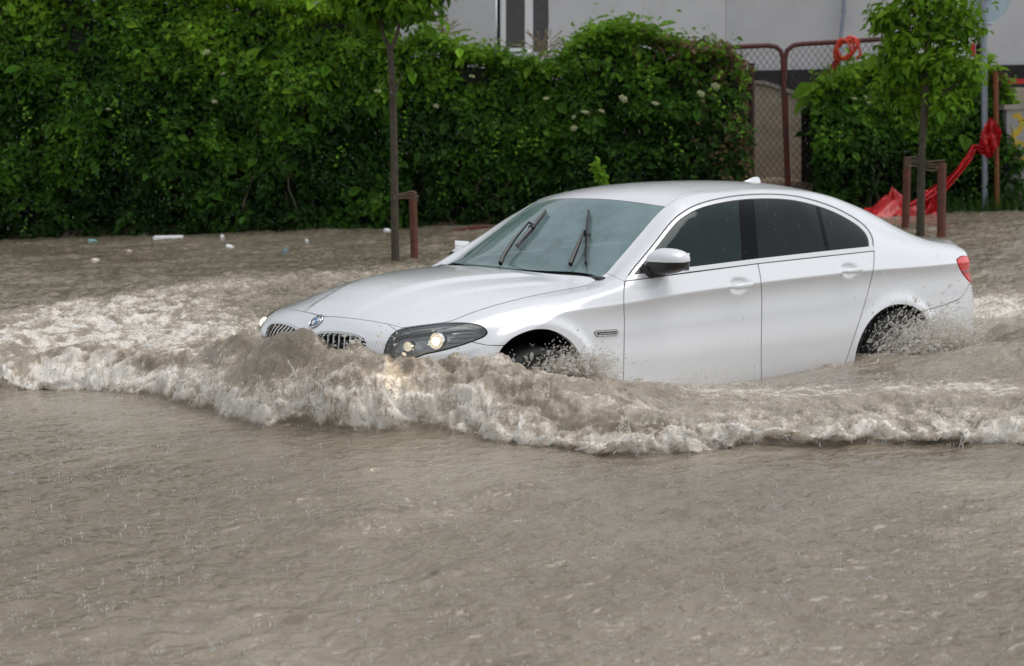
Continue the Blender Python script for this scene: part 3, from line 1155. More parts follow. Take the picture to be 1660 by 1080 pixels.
    mb.bm.faces.new(rings[-1])
    mb.bm.faces.new(rings[0][::-1])
    mb.build('aerial_fin', PAINT, car, 40)

    # ---- wipers standing half way up the glass
    W2 = ws.whole()

    def hw(u, v, push):
        r = tri_hit(W2, u, v)
        if r is None:
            P, n = tri_hit(M, u, v)
        else:
            P, n = r
        return P + n * push
    for arm, blade in ((((812, 433), (822, 421), (840, 398), (862, 371), (868, 372)), ((887, 346), (865, 374), (840, 403))),
                       (((926, 434), (934, 420), (944, 400), (950, 385), (954, 386)), ((956.5, 347), (953.5, 386), (950.5, 432)))):
        w = empty('wiper')
        w.parent = car
        w['label'] = 'black wiper halfway up the windscreen'
        pa = [hw(*arm[0], .02), hw(*arm[1], .035), hw(*arm[2], .045), hw(*arm[3], .045), hw(*arm[4], .03)]
        mb = MB()
        mb.tube(pa, [.017, .015, .011, .008, .008], 8, squash=.7)
        mb.build('wiper_arm', BLACKP, w)
        b0, b1, b2 = [hw(*p, .022) for p in blade]
        mb = MB()
        mb.tube([b0, (b0 + b1) / 2 + 0, b1, (b1 + b2) / 2, b2], [.009, .012, .015, .012, .009], 6, squash=.8)
        mb.ball(b1, (.022, .022, .018), 2)
        mb.build('wiper_blade', BLACKP, w)
        mb = MB()
        c0, c1, c2 = [hw(*p, .006) for p in blade]
        mb.tube([c0, c1, c2], .005, 5)
        mb.build('blade_rubber', RUBBER, w)

    # ---- wheels
    mb = MB()
    TY = Matrix.Rotation(math.pi / 2, 4, 'X')
    mb.lathe([(.232, -.105), (.262, -.118), (.305, -.122), (.326, -.112), (.335, -.095), (.337, 0), (.335, .095), (.326, .112), (.305, .122), (.262, .118), (.232, .105)], 64, TY)
    tyre = mb.build('tyre', TYRE)
    mb = MB()
    mb.lathe([(.236, -.11), (.236, .112), (.226, .116), (.214, .104), (.205, .06), (.205, -.09)], 48, TY)
    mb.lathe([(.001, .075), (.045, .078), (.06, .06), (.06, .02), (.001, .02)], 24, TY)
    for i in range(10):
        a = i * math.pi / 5 + (.10 if i % 2 else -.10)
        mb.box((math.cos(a) * .135, -.072, math.sin(a) * .135), (.17, .022, .026), Matrix.Rotation(-a, 3, 'Y'), .005)
    rim = mb.build('rim', RIMM)
    first = True
    for (wx, wy) in ((0, -.79), (2.945, -.79), (0, .79), (2.945, .79)):
        e = empty('wheel', (wx, wy, .335), (0, .3 + wx, math.pi if wy > 0 else 0))
        e.parent = car
        for q in (tyre, rim):
            c = q if first else q.copy()
            if not first: COL.objects.link(c)
            c.parent = e
        first = False
    for xc in (-.01, 2.925):
        for s_ in (1, -1):
            mb = MB()
            n = 20
            ra = [[mb.bm.verts.new((xc + .44 * math.cos(math.pi * (i / n * 1.16 - .08)), s_ * y, .345 + .40 * math.sin(math.pi * (i / n * 1.16 - .08)))) for i in range(n + 1)] for y in (-.885, -.5)]
            for i in range(n): mb.bm.faces.new((ra[0][i], ra[0][i + 1], ra[1][i + 1], ra[1][i]))
            mb.bm.faces.new(ra[1])
            mb.build('wheel_liner', LINER, car)

    # ---- cabin
    mb = MB()
    mb.box((1.9, 0, .30), (2.9, 1.60, .04))
    for s_ in (1, -1):
        mb.box((1.75, s_ * .82, .62), (2.3, .05, .62))
    mb.box((.48, 0, .62), (.05, 1.5, .5))
    mb.box((3.25, 0, .75), (.05, 1.4, .55))
    mb.box((3.1, 0, 1.01), (.5, 1.25, .03))
    mb.build('cabin_tub', DARKIN, car)
    mb = MB()
    mb.box((.86, 0, .90), (.62, 1.46, .10), Matrix.Rotation(.10, 3, 'Y'), .03)
    mb.ball((1.08, -.37, .955), (.16, .21, .05), 3)
    mb.box((1.13, 0, .80), (.12, 1.40, .25), Matrix.Rotation(-.25, 3, 'Y'), .03)
    mb.build('dashboard', DARKIN, car)
    wm = Matrix.Translation((1.25, -.37, .90)) @ Matrix.Rotation(math.radians(-66), 4, 'Y')
    mb = MB()
    n = 32
    mb.tube([wm @ Vector((.185 * math.cos(2 * math.pi * i / n), .185 * math.sin(2 * math.pi * i / n), 0)) for i in range(n + 1)], .016, 8, False)
    for a in (math.pi / 2, -math.pi / 2, math.pi):
        mb.tube([wm @ Vector((.04 * math.cos(a), .04 * math.sin(a), -.02)), wm @ Vector((.18 * math.cos(a), .18 * math.sin(a), 0))], .016, 6)
    mb.ball(wm @ Vector((0, 0, -.015)), (.05, .08, .08), 2)
    mb.build('steering_wheel', BLACKP, car)
    for y in (-.37, .37):
        st = empty('front_seat', (1.85, y, 0))
        st.parent = car
        mb = MB()
        mb.box((-.18, 0, .52), (.52, .50, .16), Matrix.Rotation(-.12, 3, 'Y'), .05)
        mb.build('seat_base', SEATM, st)
        mb = MB()
        mb.box((.18, 0, .86), (.15, .48, .66), Matrix.Rotation(.28, 3, 'Y'), .06)
        mb.build('backrest', SEATM, st)
        mb = MB()
        mb.box((.33, 0, 1.27), (.10, .26, .17), Matrix.Rotation(.2, 3, 'Y'), .04)
        mb.tube([(.29, -.06, 1.12), (.32, -.06, 1.22)], .008, 6)
        mb.tube([(.29, .06, 1.12), (.32, .06, 1.22)], .008, 6)
        mb.build('headrest', SEATM, st)
    mb = MB()
    mb.box((2.85, 0, .55), (.5, 1.3, .16), None, .05)
    mb.box((3.1, 0, .82), (.16, 1.3, .6), Matrix.Rotation(.35, 3, 'Y'), .05)
    mb.build('rear_bench', SEATM, car)
    mb = MB()
    mb.box((1.08, 0, 1.285), (.03, .235, .065), Matrix.Rotation(.15, 3, 'Y'), .012)
    mb.box((1.03, 0, 1.305), (.10, .11, .035), Matrix.Rotation(-.5, 3, 'Y'), .01)
    mb.build('inside_mirror', DARKIN, car)
    mb = MB()
    mb.box((1.95, 0, 1.385), (1.2, 1.0, .02))
    mb.build('headlining', pmat('headlining', (.20, .20, .19), .9), car)
    # head lamps really light the water
    for s_ in (1, -1):
        P = hit(711, 549, .02) * np.array([1, s_, 1.])
        for nm, off, en, rad in (('lamp_light', (-.05, -.01 * s_, .0), LAMP_W, .05),):
            L = bpy.data.lights.new('headlamp_beam', 'SPOT')
            L.spot_size = math.radians(84)
            L.spot_blend = .6
            L.energy = en
            L.color = (1.0, .80, .50)
            L.shadow_soft_size = rad
            lo = bpy.data.objects.new('headlamp_beam', L)
            COL.objects.link(lo)
            lo.parent = car
            lo.location = Vector(P) + Vector(off)
            lo.rotation_euler = Vector((1, .10 * s_, .32)).to_track_quat('Z', 'Y').to_euler()
    return car


LAMP_W = 3.0


def skin_body(name, joints, edges, mat, parent=None, sub=2, root=0):
    """joints: list of (x, y, z, rx, ry); a single continuous skinned surface"""
    me = bpy.data.meshes.new(name)
    me.from_pydata([j[:3] for j in joints], edges, [])
    me.materials.append(mat)
    o = bpy.data.objects.new(name, me)
    COL.objects.link(o)
    o.parent = parent
    o.modifiers.new('Skin', 'SKIN').use_smooth_shade = True
    if not me.skin_vertices: me.skin_vertices.new(name='')
    for i, j in enumerate(joints):
        sv = me.skin_vertices[0].data[i]
        sv.radius = (j[3], j[4] if len(j) > 4 else j[3])
        sv.use_root = (i == root)
    m = o.modifiers.new('Sub', 'SUBSURF')
    m.levels = m.render_levels = sub
    return o


def build_driver():
    y = -.37
    root = empty('person', (0, 0, 0), (0, TILT, 0))
    tag(root, 'driver in dark jacket at the wheel, dim behind the side window', 'person')
    # body: pelvis, spine, neck, head, arms to the wheel, legs
    J = [(1.86, y, .62, .15, .13), (1.90, y, .80, .14, .12), (1.90, y, .98, .165, .12), (1.885, y, 1.075, .10, .09), (1.865, y, 1.12, .055), (1.845, y, 1.18, .06),
         (1.835, y, 1.235, .082, .076), (1.842, y, 1.30, .074, .07)]
    E = [(0, 1), (1, 2), (2, 3), (3, 4), (4, 5), (5, 6), (6, 7)]
    for s_ in (-1, 1):
        b = len(J)
        J += [(1.87, y + s_ * .17, 1.03, .062), (1.70, y + s_ * .25, .86, .046), (1.47, y + s_ * .21, .90, .036), (1.36, y + s_ * .195, .965, .028), (1.315, y + s_ * .185, .985, .034, .020)]
        E += [(3, b), (b, b + 1), (b + 1, b + 2), (b + 2, b + 3), (b + 3, b + 4)]
        for q in range(4):      # fingers curling over the rim
            c = len(J)
            o = (q - 1.5) * .019
            J += [(1.285 + o * .3, y + s_ * (.19 - abs(o) * .2), 1.000 + o, .009), (1.262 + o * .3, y + s_ * .190, .997 + o, .008), (1.258 + o * .3, y + s_ * .182, .980 + o, .007)]
            E += [(b + 4, c), (c, c + 1), (c + 1, c + 2)]
        c = len(J)
        J += [(1.305, y + s_ * .150, 1.003, .010), (1.285, y + s_ * .140, 1.018, .008)]
        E += [(b + 4, c), (c, c + 1)]
        d = len(J)
        J += [(1.72, y + s_ * .10, .60, .095), (1.42, y + s_ * .13, .66, .070), (1.15, y + s_ * .12, .42, .048)]
        E += [(0, d), (d, d + 1), (d + 1, d + 2)]
    body = skin_body('body', J, E, SKIN, root, 2)
    # face
    mb = MB()
    mb.ball((1.758, y, 1.245), (.018, .013, .022), 2)
    for s_ in (-1, 1): MB().ball((1.835, y + s_ * .077, 1.25), (.018, .008, .028), 2).build('ear', SKIN, root)
    mb.build('nose', SKIN, root)
    for s_ in (-1, 1): MB().ball((1.766, y + s_ * .030, 1.262), (.008, .012, .007), 1).build('eye', HAIR, root)
    mb = MB()
    mb.ball((1.858, y, 1.305), (.090, .086, .072), 3, .06)
    mb.build('hair', HAIR, root)
    JC = [(1.86, y, .62, .165, .145), (1.90, y, .80, .155, .135), (1.90, y, .98, .18, .135), (1.885, y, 1.075, .11, .10)]
    EC = [(0, 1), (1, 2), (2, 3)]
    for s_ in (-1, 1):
        b = len(JC)
        JC += [(1.87, y + s_ * .17, 1.03, .075), (1.70, y + s_ * .25, .86, .058), (1.47, y + s_ * .21, .90, .046), (1.38, y + s_ * .198, .955, .038)]
        EC += [(3, b), (b, b + 1), (b + 1, b + 2), (b + 2, b + 3)]
    skin_body('jacket', JC, EC, CLOTH, root, 2)
    return root
# ================================================================== FLOOD WATER
def car_to_world(P): return np.asarray(P) @ RY.T


def seg_sd(x, y, P):
    """distance to an open polyline, signed: positive on its left-hand side; also the arc position"""
    best = np.full(x.shape, 1e9)
    sg = np.ones(x.shape)
    arc = np.zeros(x.shape)
    L0 = 0.0
    nx = np.zeros(x.shape)
    ny = np.zeros(x.shape)
    for (ax, ay), (bx, by) in zip(P[:-1], P[1:]):
        ex, ey = bx - ax, by - ay
        L = math.hypot(ex, ey)
        wx, wy = x - ax, y - ay
        t = np.clip((wx * ex + wy * ey) / (L * L), 0, 1)
        d = np.hypot(wx - t * ex, wy - t * ey)
        s = np.sign(ex * wy - ey * wx)
        m = d < best
        best = np.where(m, d, best)
        sg = np.where(m, s, sg)
        arc = np.where(m, L0 + t * L, arc)
        nx = np.where(m, -ey / L, nx)
        ny = np.where(m, ex / L, ny)
        L0 += L
    return best * sg, arc, nx, ny


# foot of the breaking bow wave, from the far left round to the near right
FRONT_PX = [(-420, 560), (-180, 608), (0, 628), (70, 634), (130, 634), (200, 638), (255, 643), (300, 660), (335, 676), (385, 694), (425, 700), (470, 694), (520, 695), (575, 706), (620, 712), (670, 702),
            (720, 704), (780, 713), (830, 716), (880, 728), (930, 736), (1000, 739), (1060, 741), (1110, 735), (1160, 729), (1220, 723), (1290, 722), (1370, 724), (1440, 722), (1530, 716), (1600, 720),
            (1680, 722), (1850, 727), (2100, 735)]
FRONT = [tuple(at_z(u, v)[:2]) for u, v in FRONT_PX]
for _ in range(2):       # round the corners of the foot line
    FRONT = [FRONT[0]] + [p for a, b in zip(FRONT[:-1], FRONT[1:]) for p in
                          ((a[0] * .75 + b[0] * .25, a[1] * .75 + b[1] * .25), (a[0] * .25 + b[0] * .75, a[1] * .25 + b[1] * .75))] + [FRONT[-1]]
# second crest, half way between the foot and the car
CREST_PX = [(-200, 560, .56), (0, 572, .55), (150, 560, .57), (300, 575, .57), (420, 590, .58), (540, 608, .56), (640, 618, .55), (720, 640, .52), (800, 652, .50), (870, 663, .49), (1000, 674, .48), (1080, 680, .475), (1150, 680, .47), (1250, 690, .455),
            (1440, 688, .45), (1660, 680, .44), (1850, 680, .43)]
CREST = [tuple(at_z(u, v, z)[:2]) for u, v, z in CREST_PX]
FARWING_PX = [(-160, 548, .56), (0, 545, .58), (60, 520, .56), (130, 497, .57), (200, 487, .56), (300, 467, .55), (420, 452, .54), (520, 447, .52), (600, 442, .48)]
FARWING = [tuple(at_z(u, v, z)[:2]) for u, v, z in FARWING_PX]


def water_controls():
    C = []
    # waterline on the near flank, measured on the car
    for x, z in ((-.85, .78), (-.65, .75), (-.44, .68), (-.27, .645), (.02, .585), (.31, .514), (.56, .467), (.97, .401), (1.22, .362), (1.64, .355),
                 (2.0, .371), (2.41, .384), (2.6, .415), (2.9, .404), (3.4, .36), (3.72, .345), (4.1, .36)):
        for y in (-.93, -.6, .6, .93):
            if x < -.3 and abs(y) > .8: continue
            if y > 0: z = min(z, .66)
            P = car_to_world([x, y, z])
            C.append((P[0], P[1], P[2]))
    for x, y, z in ((-.92, -.35, .95), (-.93, -.05, .80), (-.94, .4, .79), (-.93, .22, .79), (-.86, .72, .64), (-.80, -.72, .78), (-.5, 0, .60), (0, 0, .5), (-1.04, .1, .62), (-1.02, -.3, .70), (-1.12, .45, .60), (-1.02, .7, .62), (-.95, -.62, .76), (-.85, -.9, .72), (-1.2, .9, .57), (-1.05, 1.3, .55), (-.6, 1.3, .55), (-1.25, 1.7, .55), (-.4, -.98, .63), (-.1, -1.0, .585), (-.98, -.72, .72), (-.66, -1.05, .68), (-.3, -1.15, .62), (-.90, -.35, .78), (-.88, .05, .735), (-.86, -.2, .87), (-.84, -.5, .86), (-.72, -.80, .84), (-.50, -.95, .76), (-.25, -.99, .67), (-.6, -.95, .72)):
        C.append((x, y, z + .0))
    for (u, v, z) in CREST_PX + FARWING_PX: C.append(tuple(at_z(u, v, z)))
    for (x, y) in FRONT[::3]: C.append((x - .05, y - .05, WATER + .02))
    for u, v, z in ((250, 520, .54), (100, 545, .55), (350, 540, .58), (420, 510, .55), (900, 632, .46), (1000, 645, .42), (1100, 650, .40), (1200, 655, .39), (1300, 655, .39),
                    (1450, 650, .39), (1600, 650, .39), (1300, 622, .355), (1450, 610, .36), (1550, 600, .36), (1640, 560, .42), (1620, 520, .44), (1700, 540, .42), (1600, 590, .36), (1660, 620, .37),
                    (1700, 490, .38), (1300, 672, .42), (1550, 665, .41), (700, 410, .37), (640, 430, .40), (560, 430, .40), (300, 445, .37), (150, 470, .37), (0, 510, .38), (900, 300, .36)):
        if v > 320: C.append(tuple(at_z(u, v, z)))
    for a in np.linspace(0, 2 * np.pi, 26)[:-1]:
        C.append((1.5 + 9.5 * math.cos(a), 1.5 + 9.5 * math.sin(a), WATER))
        C.append((1.5 + 14 * math.cos(a), 1.5 + 14 * math.sin(a), WATER))
    for u, v in ((0, 690), (200, 720), (400, 770), (700, 780), (1000, 810), (1300, 800), (1600, 800), (800, 950), (200, 900), (1500, 950), (-300, 700), (1900, 800)): C.append(tuple(at_z(u, v)))
    return np.array(C)


_CT = water_controls()


def base_height(x, y):
    """smooth blend of the measured water levels"""
    num, den = np.zeros(x.shape), np.zeros(x.shape)
    for px, py, pz in _CT:
        w = 1.0 / ((x - px) ** 2 + (y - py) ** 2 + .015) ** 2
        num += w * pz
        den += w
    return num / den


def in_poly(x, y, P):
    ins = np.zeros(x.shape, bool)
    for (ax, ay), (bx, by) in zip(P, P[1:] + P[:1]):
        c = (ay > y) != (by > y)
        if by != ay: ins ^= c & (x < ax + (y - ay) * (bx - ax) / (by - ay))
    return ins


_LAT0 = float(at_z(830, 700)[:2] @ WR[:2])


def water_surface(x, y):
    """displaced position and foam for points of the still plane"""
    x = x.astype(np.float64)
    y = y.astype(np.float64)
    # ragged foot of the wave
    wob = .09 * perlin(x * 1.9, y * 1.9, 3) + .075 * perlin(x * 4.7, y * 4.7, 4) + .045 * perlin(x * 11, y * 11, 8) + .02 * perlin(x * 24, y * 24, 9)
    d, arc, nx, ny = seg_sd(x, y, FRONT)
    dr = d + wob
    dc, arcc, _, _ = seg_sd(x, y, CREST)
    dcw = dc + .14 * perlin(x * 2.1 + 9, y * 2.1, 5) + .05 * perlin(x * 6, y * 6, 6)
    dw, _, _, _ = seg_sd(x, y, FARWING)
    near = np.exp(-(np.maximum(0, np.hypot(x - 1.2, y - 1.2) - 6.5) / 2.0) ** 2)
    base = base_height(x, y)
    base = WATER + (base - WATER) * near
    inside = sstep(-.03, .07, dr)
    base = WATER + (base - WATER) * (.04 + .36 * sstep(-.04, .14, dr) + .60 * sstep(.0, .34, dr))
    # how wild the water is
    hull = FRONT[4:-10] + [tuple(at_z(2050, 600)[:2]), tuple(at_z(1850, 500)[:2]), tuple(at_z(1600, 480)[:2]), tuple(at_z(1200, 420)[:2]), tuple(at_z(640, 436)[:2])] + FARWING[::-1]
    en = inside * np.clip(.28 + .85 * np.exp(-(d / 1.15) ** 2) + .5 * np.exp(-((x + 1.1) ** 2 + (y - 1.6) ** 2) / 5.0) + .75 * np.exp(-(dw / 1.1) ** 2), 0, 1.1)
    wing = np.exp(-(dw / .9) ** 2)
    en = en * np.where(in_poly(x, y, hull), 1.0, np.maximum(.15, np.exp(-(dw / .6) ** 2)))
    rear = np.exp(-(((x - 5.0) / 1.2) ** 2 + ((y + .1) / 1.3) ** 2))
    wake = np.exp(-((x - 3.0) / 1.2) ** 2 - ((y + 1.12) / .25) ** 2)
    en = np.clip(np.maximum(en, .9 * rear), 0, 1.1)
    # calm trough along the doors and behind the front wheel
    trough = np.exp(-(((x - 2.3) / 1.5) ** 2 + ((y + 1.35) / .42) ** 2))
    en = en * (1 - .72 * trough)
    en = en * (1 - .68 * np.exp(-(((x + .95) / .35) ** 2 + ((y + .1) / .7) ** 2)))
    # warped coordinates for torn water
    wx = x + .12 * perlin(x * 2.3, y * 2.3, 21) + .05 * perlin(x * 6, y * 6, 22)
    wy = y + .12 * perlin(x * 2.3 + 5, y * 2.3, 23) + .05 * perlin(x * 6 + 5, y * 6, 24)
    rise_ = (base - WATER) * 1.5 * (1 - sstep(.5, 1.4, d))
    wx = wx + WF[0] * rise_
    wy = wy + WF[1] * rise_
    big = fbm(wx * 1.7, wy * 1.7, 2, 30)
    mid = billow(wx * 4.2, wy * 4.2, 3, 34)
    fin = billow(wx * 11, wy * 11, 3, 40, .5)
    mic = billow(wx * 30, wy * 30, 3, 46, .6)
    h = base.copy()
    h += en * (.050 * big + .028 * mid + .013 * fin + .005 * mic)
    # breaking lip along the foot
    lat_ = x * WR[0] + y * WR[1]
    amp = .75 + .5 * perlin(lat_ * 1.5, y * .4, 50)
    nx, ny = WF[0], WF[1]
    lip = np.exp(-((dr - .09) / .065) ** 2)
    lumps = .50 + .70 * np.clip(billow(wx * 8.5, wy * 8.5, 4, 55, .62), -.3, 1.4)
    h += inside * amp * lip * (.022 + .034 * lumps)
    # second crest, rolling towards the viewer
    c2 = np.exp(-((dcw - .06) / np.where(dcw > .06, .26, .10)) ** 2)
    cam2 = .6 + .6 * perlin(lat_ * 1.2, y * .4 + 3.3, 51)
    h += en * c2 * .055 * cam2
    # ordinary wind chop and ripples everywhere
    u_, v_ = x * WR[0] + y * WR[1], x * WF[0] + y * WF[1]
    far = np.clip((v_ - (WO[0] * WF[0] + WO[1] * WF[1])) / 20, 0, 1)
    calm = 1 - .55 * np.clip(en, 0, 1)
    chop = (.016 * fbm(u_ * .9 + .3 * v_, v_ * 1.9, 2, 60) + .0145 * fbm(u_ * 2.1 - .8 * v_ + .5 * perlin(u_, v_, 61), v_ * 4.0 + .5 * u_ + .6 * perlin(u_ * 1.3, v_ * 1.3, 62), 3, 63, .55) + .0130 * fbm(u_ * 6.5 - 2 * v_, v_ * 11 + u_, 3, 67, .5))
    smooth = sstep(-1.3, -.2, d) * (1 - inside)            # glassy drawn-out strip before the wave
    h += chop * calm * (1 - .55 * smooth) * (1 + 1.1 * sstep(9, 13, np.hypot(x - WO[0], y - WO[1])))
    # two low swells in the foreground
    swell_foam = np.zeros(x.shape)
    for (pu, pv, qu, qv, am, wd) in ((440, 876, 780, 820, .048, .10), (0, 790, 300, 812, .022, .12), (740, 814, 920, 796, .036, .10), (1150, 930, 1600, 900, .014, .15), (100, 1010, 700, 985, .014, .14)):
        a, b = at_z(pu, pv)[:2], at_z(qu, qv)[:2]
        dd, aa, _, _ = seg_sd(x, y, [tuple(a), tuple(b)])
        L = np.linalg.norm(b - a)
        dd = dd + .05 * perlin(x * 3, y * 3, 77)
        h += am * np.exp(-(dd / np.where(dd > 0, wd * 1.8, wd)) ** 2) * sstep(0, .35 * L, aa) * (1 - sstep(.65 * L, L, aa)) * (np.abs(dd) < 1)
        if am > .03:
            swell_foam = np.maximum(swell_foam, np.exp(-((dd + .01) / .03) ** 2) * sstep(.1 * L, .4 * L, aa) * (1 - sstep(.7 * L, L, aa)))
    # ------- sideways push: lips lean over, lumps tear
    push = inside * amp * lip * (.05 + .05 * lumps) + en * c2 * .07 * cam2
    dx = -nx * push + en * .010 * perlin(wx * 7, wy * 7, 80)
    dy = -ny * push + en * .010 * perlin(wx * 7 + 7, wy * 7, 81)
    # ------- foam
    st = ridged(wx * 5.5, wy * 5.5, 4, 90, .62) * .5 + .35 * ridged(x * 6 + 10 * wx, y * 6 + 10 * wy, 3, 95, .6)
    foam = inside * (1.22 * np.exp(-((dr - .05) / .095) ** 2) * (.36 + .42 * lumps + .22 * st) * (.62 + .5 * sstep(-2.6, -1.0, lat_ - _LAT0) + .35 * perlin(lat_ * 2.4, y * .5 + 7.7, 52)) + .10 * np.exp(-((dr - .33) / .25) ** 2))
    foam = np.maximum(foam, en * (.30 + .45 * np.exp(-((dcw + .13) / .11) ** 2) - .28 * np.exp(-((dcw - .02) / .08) ** 2)))
    foam = foam + en * (.34 * st - .10) - .12 * en * (big > .25)
    lefty = sstep(.1, 1.6, y) * (1 - sstep(-.3, 1.2, x)) * inside
    foam = foam + lefty * en * (-.10 + .30 * st)
    foam = foam - .40 * en * sstep(.1, .5, -mid)
    foam = np.maximum(foam, (.75 * rear + .20 * wing * inside) * (.45 + .65 * st))
    # foam streaks left beside the car
    strk = np.exp(-((v_ - (at_z(1300, 640)[:2] @ WF[:2])) / .42) ** 2) * sstep(at_z(1000, 640)[:2] @ WR[:2], at_z(1150, 640)[:2] @ WR[:2], u_) * inside
    foam = np.maximum(foam, strk * (.10 + .62 * ridged(u_ * 2.6 + wx, v_ * 8, 4, 97, .6) * .7))
    lap = np.exp(-((y + .97) / .06) ** 2) * (x > .4) * (x < 3.9)
    foam = foam + lap * (.18 + .40 * st) + swell_foam * (.10 + .55 * ridged(u_ * 5, v_ * 9, 3, 98, .6) * .6)
    foam = np.clip(foam, 0, 1.2)
    return x + dx, y + dy, h, foam, en, dr


def water_mat():
    m, nt, b = new_mat('muddy_water')
    N, L = nt.nodes, nt.links
    tc = N.new('ShaderNodeTexCoord')
    fo = N.new('ShaderNodeAttribute')
    fo.attribute_name = 'foam'
    en = N.new('ShaderNodeAttribute')
    en.attribute_name = 'energy'

    def noise(sc, det, ro, vec=None, dist=0):
        n = N.new('ShaderNodeTexNoise')
        n.inputs['Scale'].default_value = sc
        n.inputs['Detail'].default_value = det
        n.inputs['Roughness'].default_value = ro
        n.inputs['Distortion'].default_value = dist
        L.new(vec or tc.outputs['Object'], n.inputs['Vector'])
        return n

    def math_(op, a, b_=None, clamp=False):
        n = N.new('ShaderNodeMath')
        n.operation = op
        n.use_clamp = clamp
        for i, q in enumerate((a, b_)):
            if q is None: continue
            if isinstance(q, (int, float)): n.inputs[i].default_value = q
            else: L.new(q, n.inputs[i])
        return n.outputs[0]

    def rng(v, a, b_, c=0, d=1, smooth=True):
        n = N.new('ShaderNodeMapRange')
        n.interpolation_type = 'SMOOTHSTEP' if smooth else 'LINEAR'
        L.new(v, n.inputs['Value'])
        for k, q in zip(('From Min', 'From Max', 'To Min', 'To Max'), (a, b_, c, d)): n.inputs[k].default_value = q
        return n.outputs[0]

    def mix(f, a, b_):
        n = N.new('ShaderNodeMix')
        n.data_type = 'RGBA'
        L.new(f, n.inputs['Factor'])
        for k, q in (('A', a), ('B', b_)):
            if isinstance(q, tuple): n.inputs[k].default_value = (*q, 1)
            else: L.new(q, n.inputs[k])
        return n.outputs['Result']
    # mud: slow clouds of silt, then painted dark reflections
    n1 = noise(.55, 7, .6, dist=.6)
    mud = mix(rng(n1.outputs['Fac'], .35, .68), (.222, .183, .132), (.345, .294, .224))
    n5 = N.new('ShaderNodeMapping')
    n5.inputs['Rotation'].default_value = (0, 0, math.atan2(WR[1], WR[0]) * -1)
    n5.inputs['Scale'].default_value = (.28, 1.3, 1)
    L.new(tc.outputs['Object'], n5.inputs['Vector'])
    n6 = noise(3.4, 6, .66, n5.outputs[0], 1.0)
    mud = mix(rng(n6.outputs['Fac'], .48, .72, 0, .62), mud, (.150, .122, .088))  # dark reflections painted into the base colour as streaks
    # thin torn edge detail for the foam
    n2 = noise(26, 6, .72, dist=1.2)
    n3 = noise(85, 4, .7, dist=.5)
    n0 = noise(7.5, 5, .7, dist=1.6)
    tex = math_('ADD', math_('MULTIPLY', n2.outputs['Fac'], .42), math_('MULTIPLY', n3.outputs['Fac'], .24))
    tex = math_('ADD', tex, math_('MULTIPLY', n0.outputs['Fac'], .34))
    f = math_('ADD', fo.outputs['Fac'], math_('MULTIPLY', math_('SUBTRACT', tex, .5), 2.5))
    fw = rng(f, .47, 1.10)
    ft = rng(f, .06, .80)
    col = mix(ft, mud, (.47, .39, .30))
    col = mix(fw, col, (.80, .76, .70))
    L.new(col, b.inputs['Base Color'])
    ro = rng(fw, 0, 1, .09, .5, False)
    L.new(ro, b.inputs['Roughness'])
    L.new(math_('MULTIPLY_ADD', ft, .25) if False else math_('ADD', math_('MULTIPLY', ft, .2), .18), b.inputs['Subsurface Weight'])
    b.inputs['Subsurface Radius'].default_value = (.05, .035, .022)
    b.inputs['Subsurface Scale'].default_value = .6
    b.inputs['IOR'].default_value = 1.42
    L.new(math_('MULTIPLY', math_('SUBTRACT', 1.0, fw), .4), b.inputs['Coat Weight'])
    b.inputs['Coat Roughness'].default_value = .04
    b.inputs['Coat IOR'].default_value = 1.4
    # ripples and rain-pocked skin
    n4 = N.new('ShaderNodeMapping')
    n4.inputs['Rotation'].default_value = (0, 0, math.atan2(WR[1], WR[0]) * -1)
    n4.inputs['Scale'].default_value = (.72, 1.15, 1)
    L.new(tc.outputs['Object'], n4.inputs['Vector'])
    r1 = noise(10, 3, .5, n4.outputs[0], .6)
    r2 = noise(34, 3, .5, n4.outputs[0], .4)
    hgt = math_('ADD', math_('MULTIPLY', r1.outputs['Fac'], 1.0), math_('MULTIPLY', r2.outputs['Fac'], .22))
    hgt = math_('ADD', hgt, math_('MULTIPLY', tex, math_('MULTIPLY', ft, .8)))
    # rings where raindrops landed
    vo = N.new('ShaderNodeTexVoronoi')
    vo.voronoi_dimensions = '2D'
    vo.inputs['Scale'].default_value = 6.5
    L.new(tc.outputs['Object'], vo.inputs['Vector'])
    sx = N.new('ShaderNodeSeparateXYZ')
    L.new(vo.outputs['Color'], sx.inputs[0])
    for k_ in (0, 1):
        rad = math_('MULTIPLY', sx.outputs[k_], .34)
        dq = math_('DIVIDE', math_('SUBTRACT', vo.outputs['Distance'], rad), .03)
        ring = math_('EXPONENT', math_('MULTIPLY', math_('MULTIPLY', dq, dq), -1.0))
        ring = math_('MULTIPLY', ring, math_('SUBTRACT', 1.0, math_('MULTIPLY', rad, 2.2)))
        hgt = math_('ADD', hgt, math_('MULTIPLY', ring, .09))
    bp = N.new('ShaderNodeBump')
    L.new(rng(en.outputs['Fac'], 0, 1, 1.0, .42, False), bp.inputs['Strength'])
    bp.inputs['Distance'].default_value = .024
    L.new(hgt, bp.inputs['Height'])
    L.new(bp.outputs['Normal'], b.inputs['Normal'])
    L.new(bp.outputs['Normal'], b.inputs['Coat Normal'])
    return m


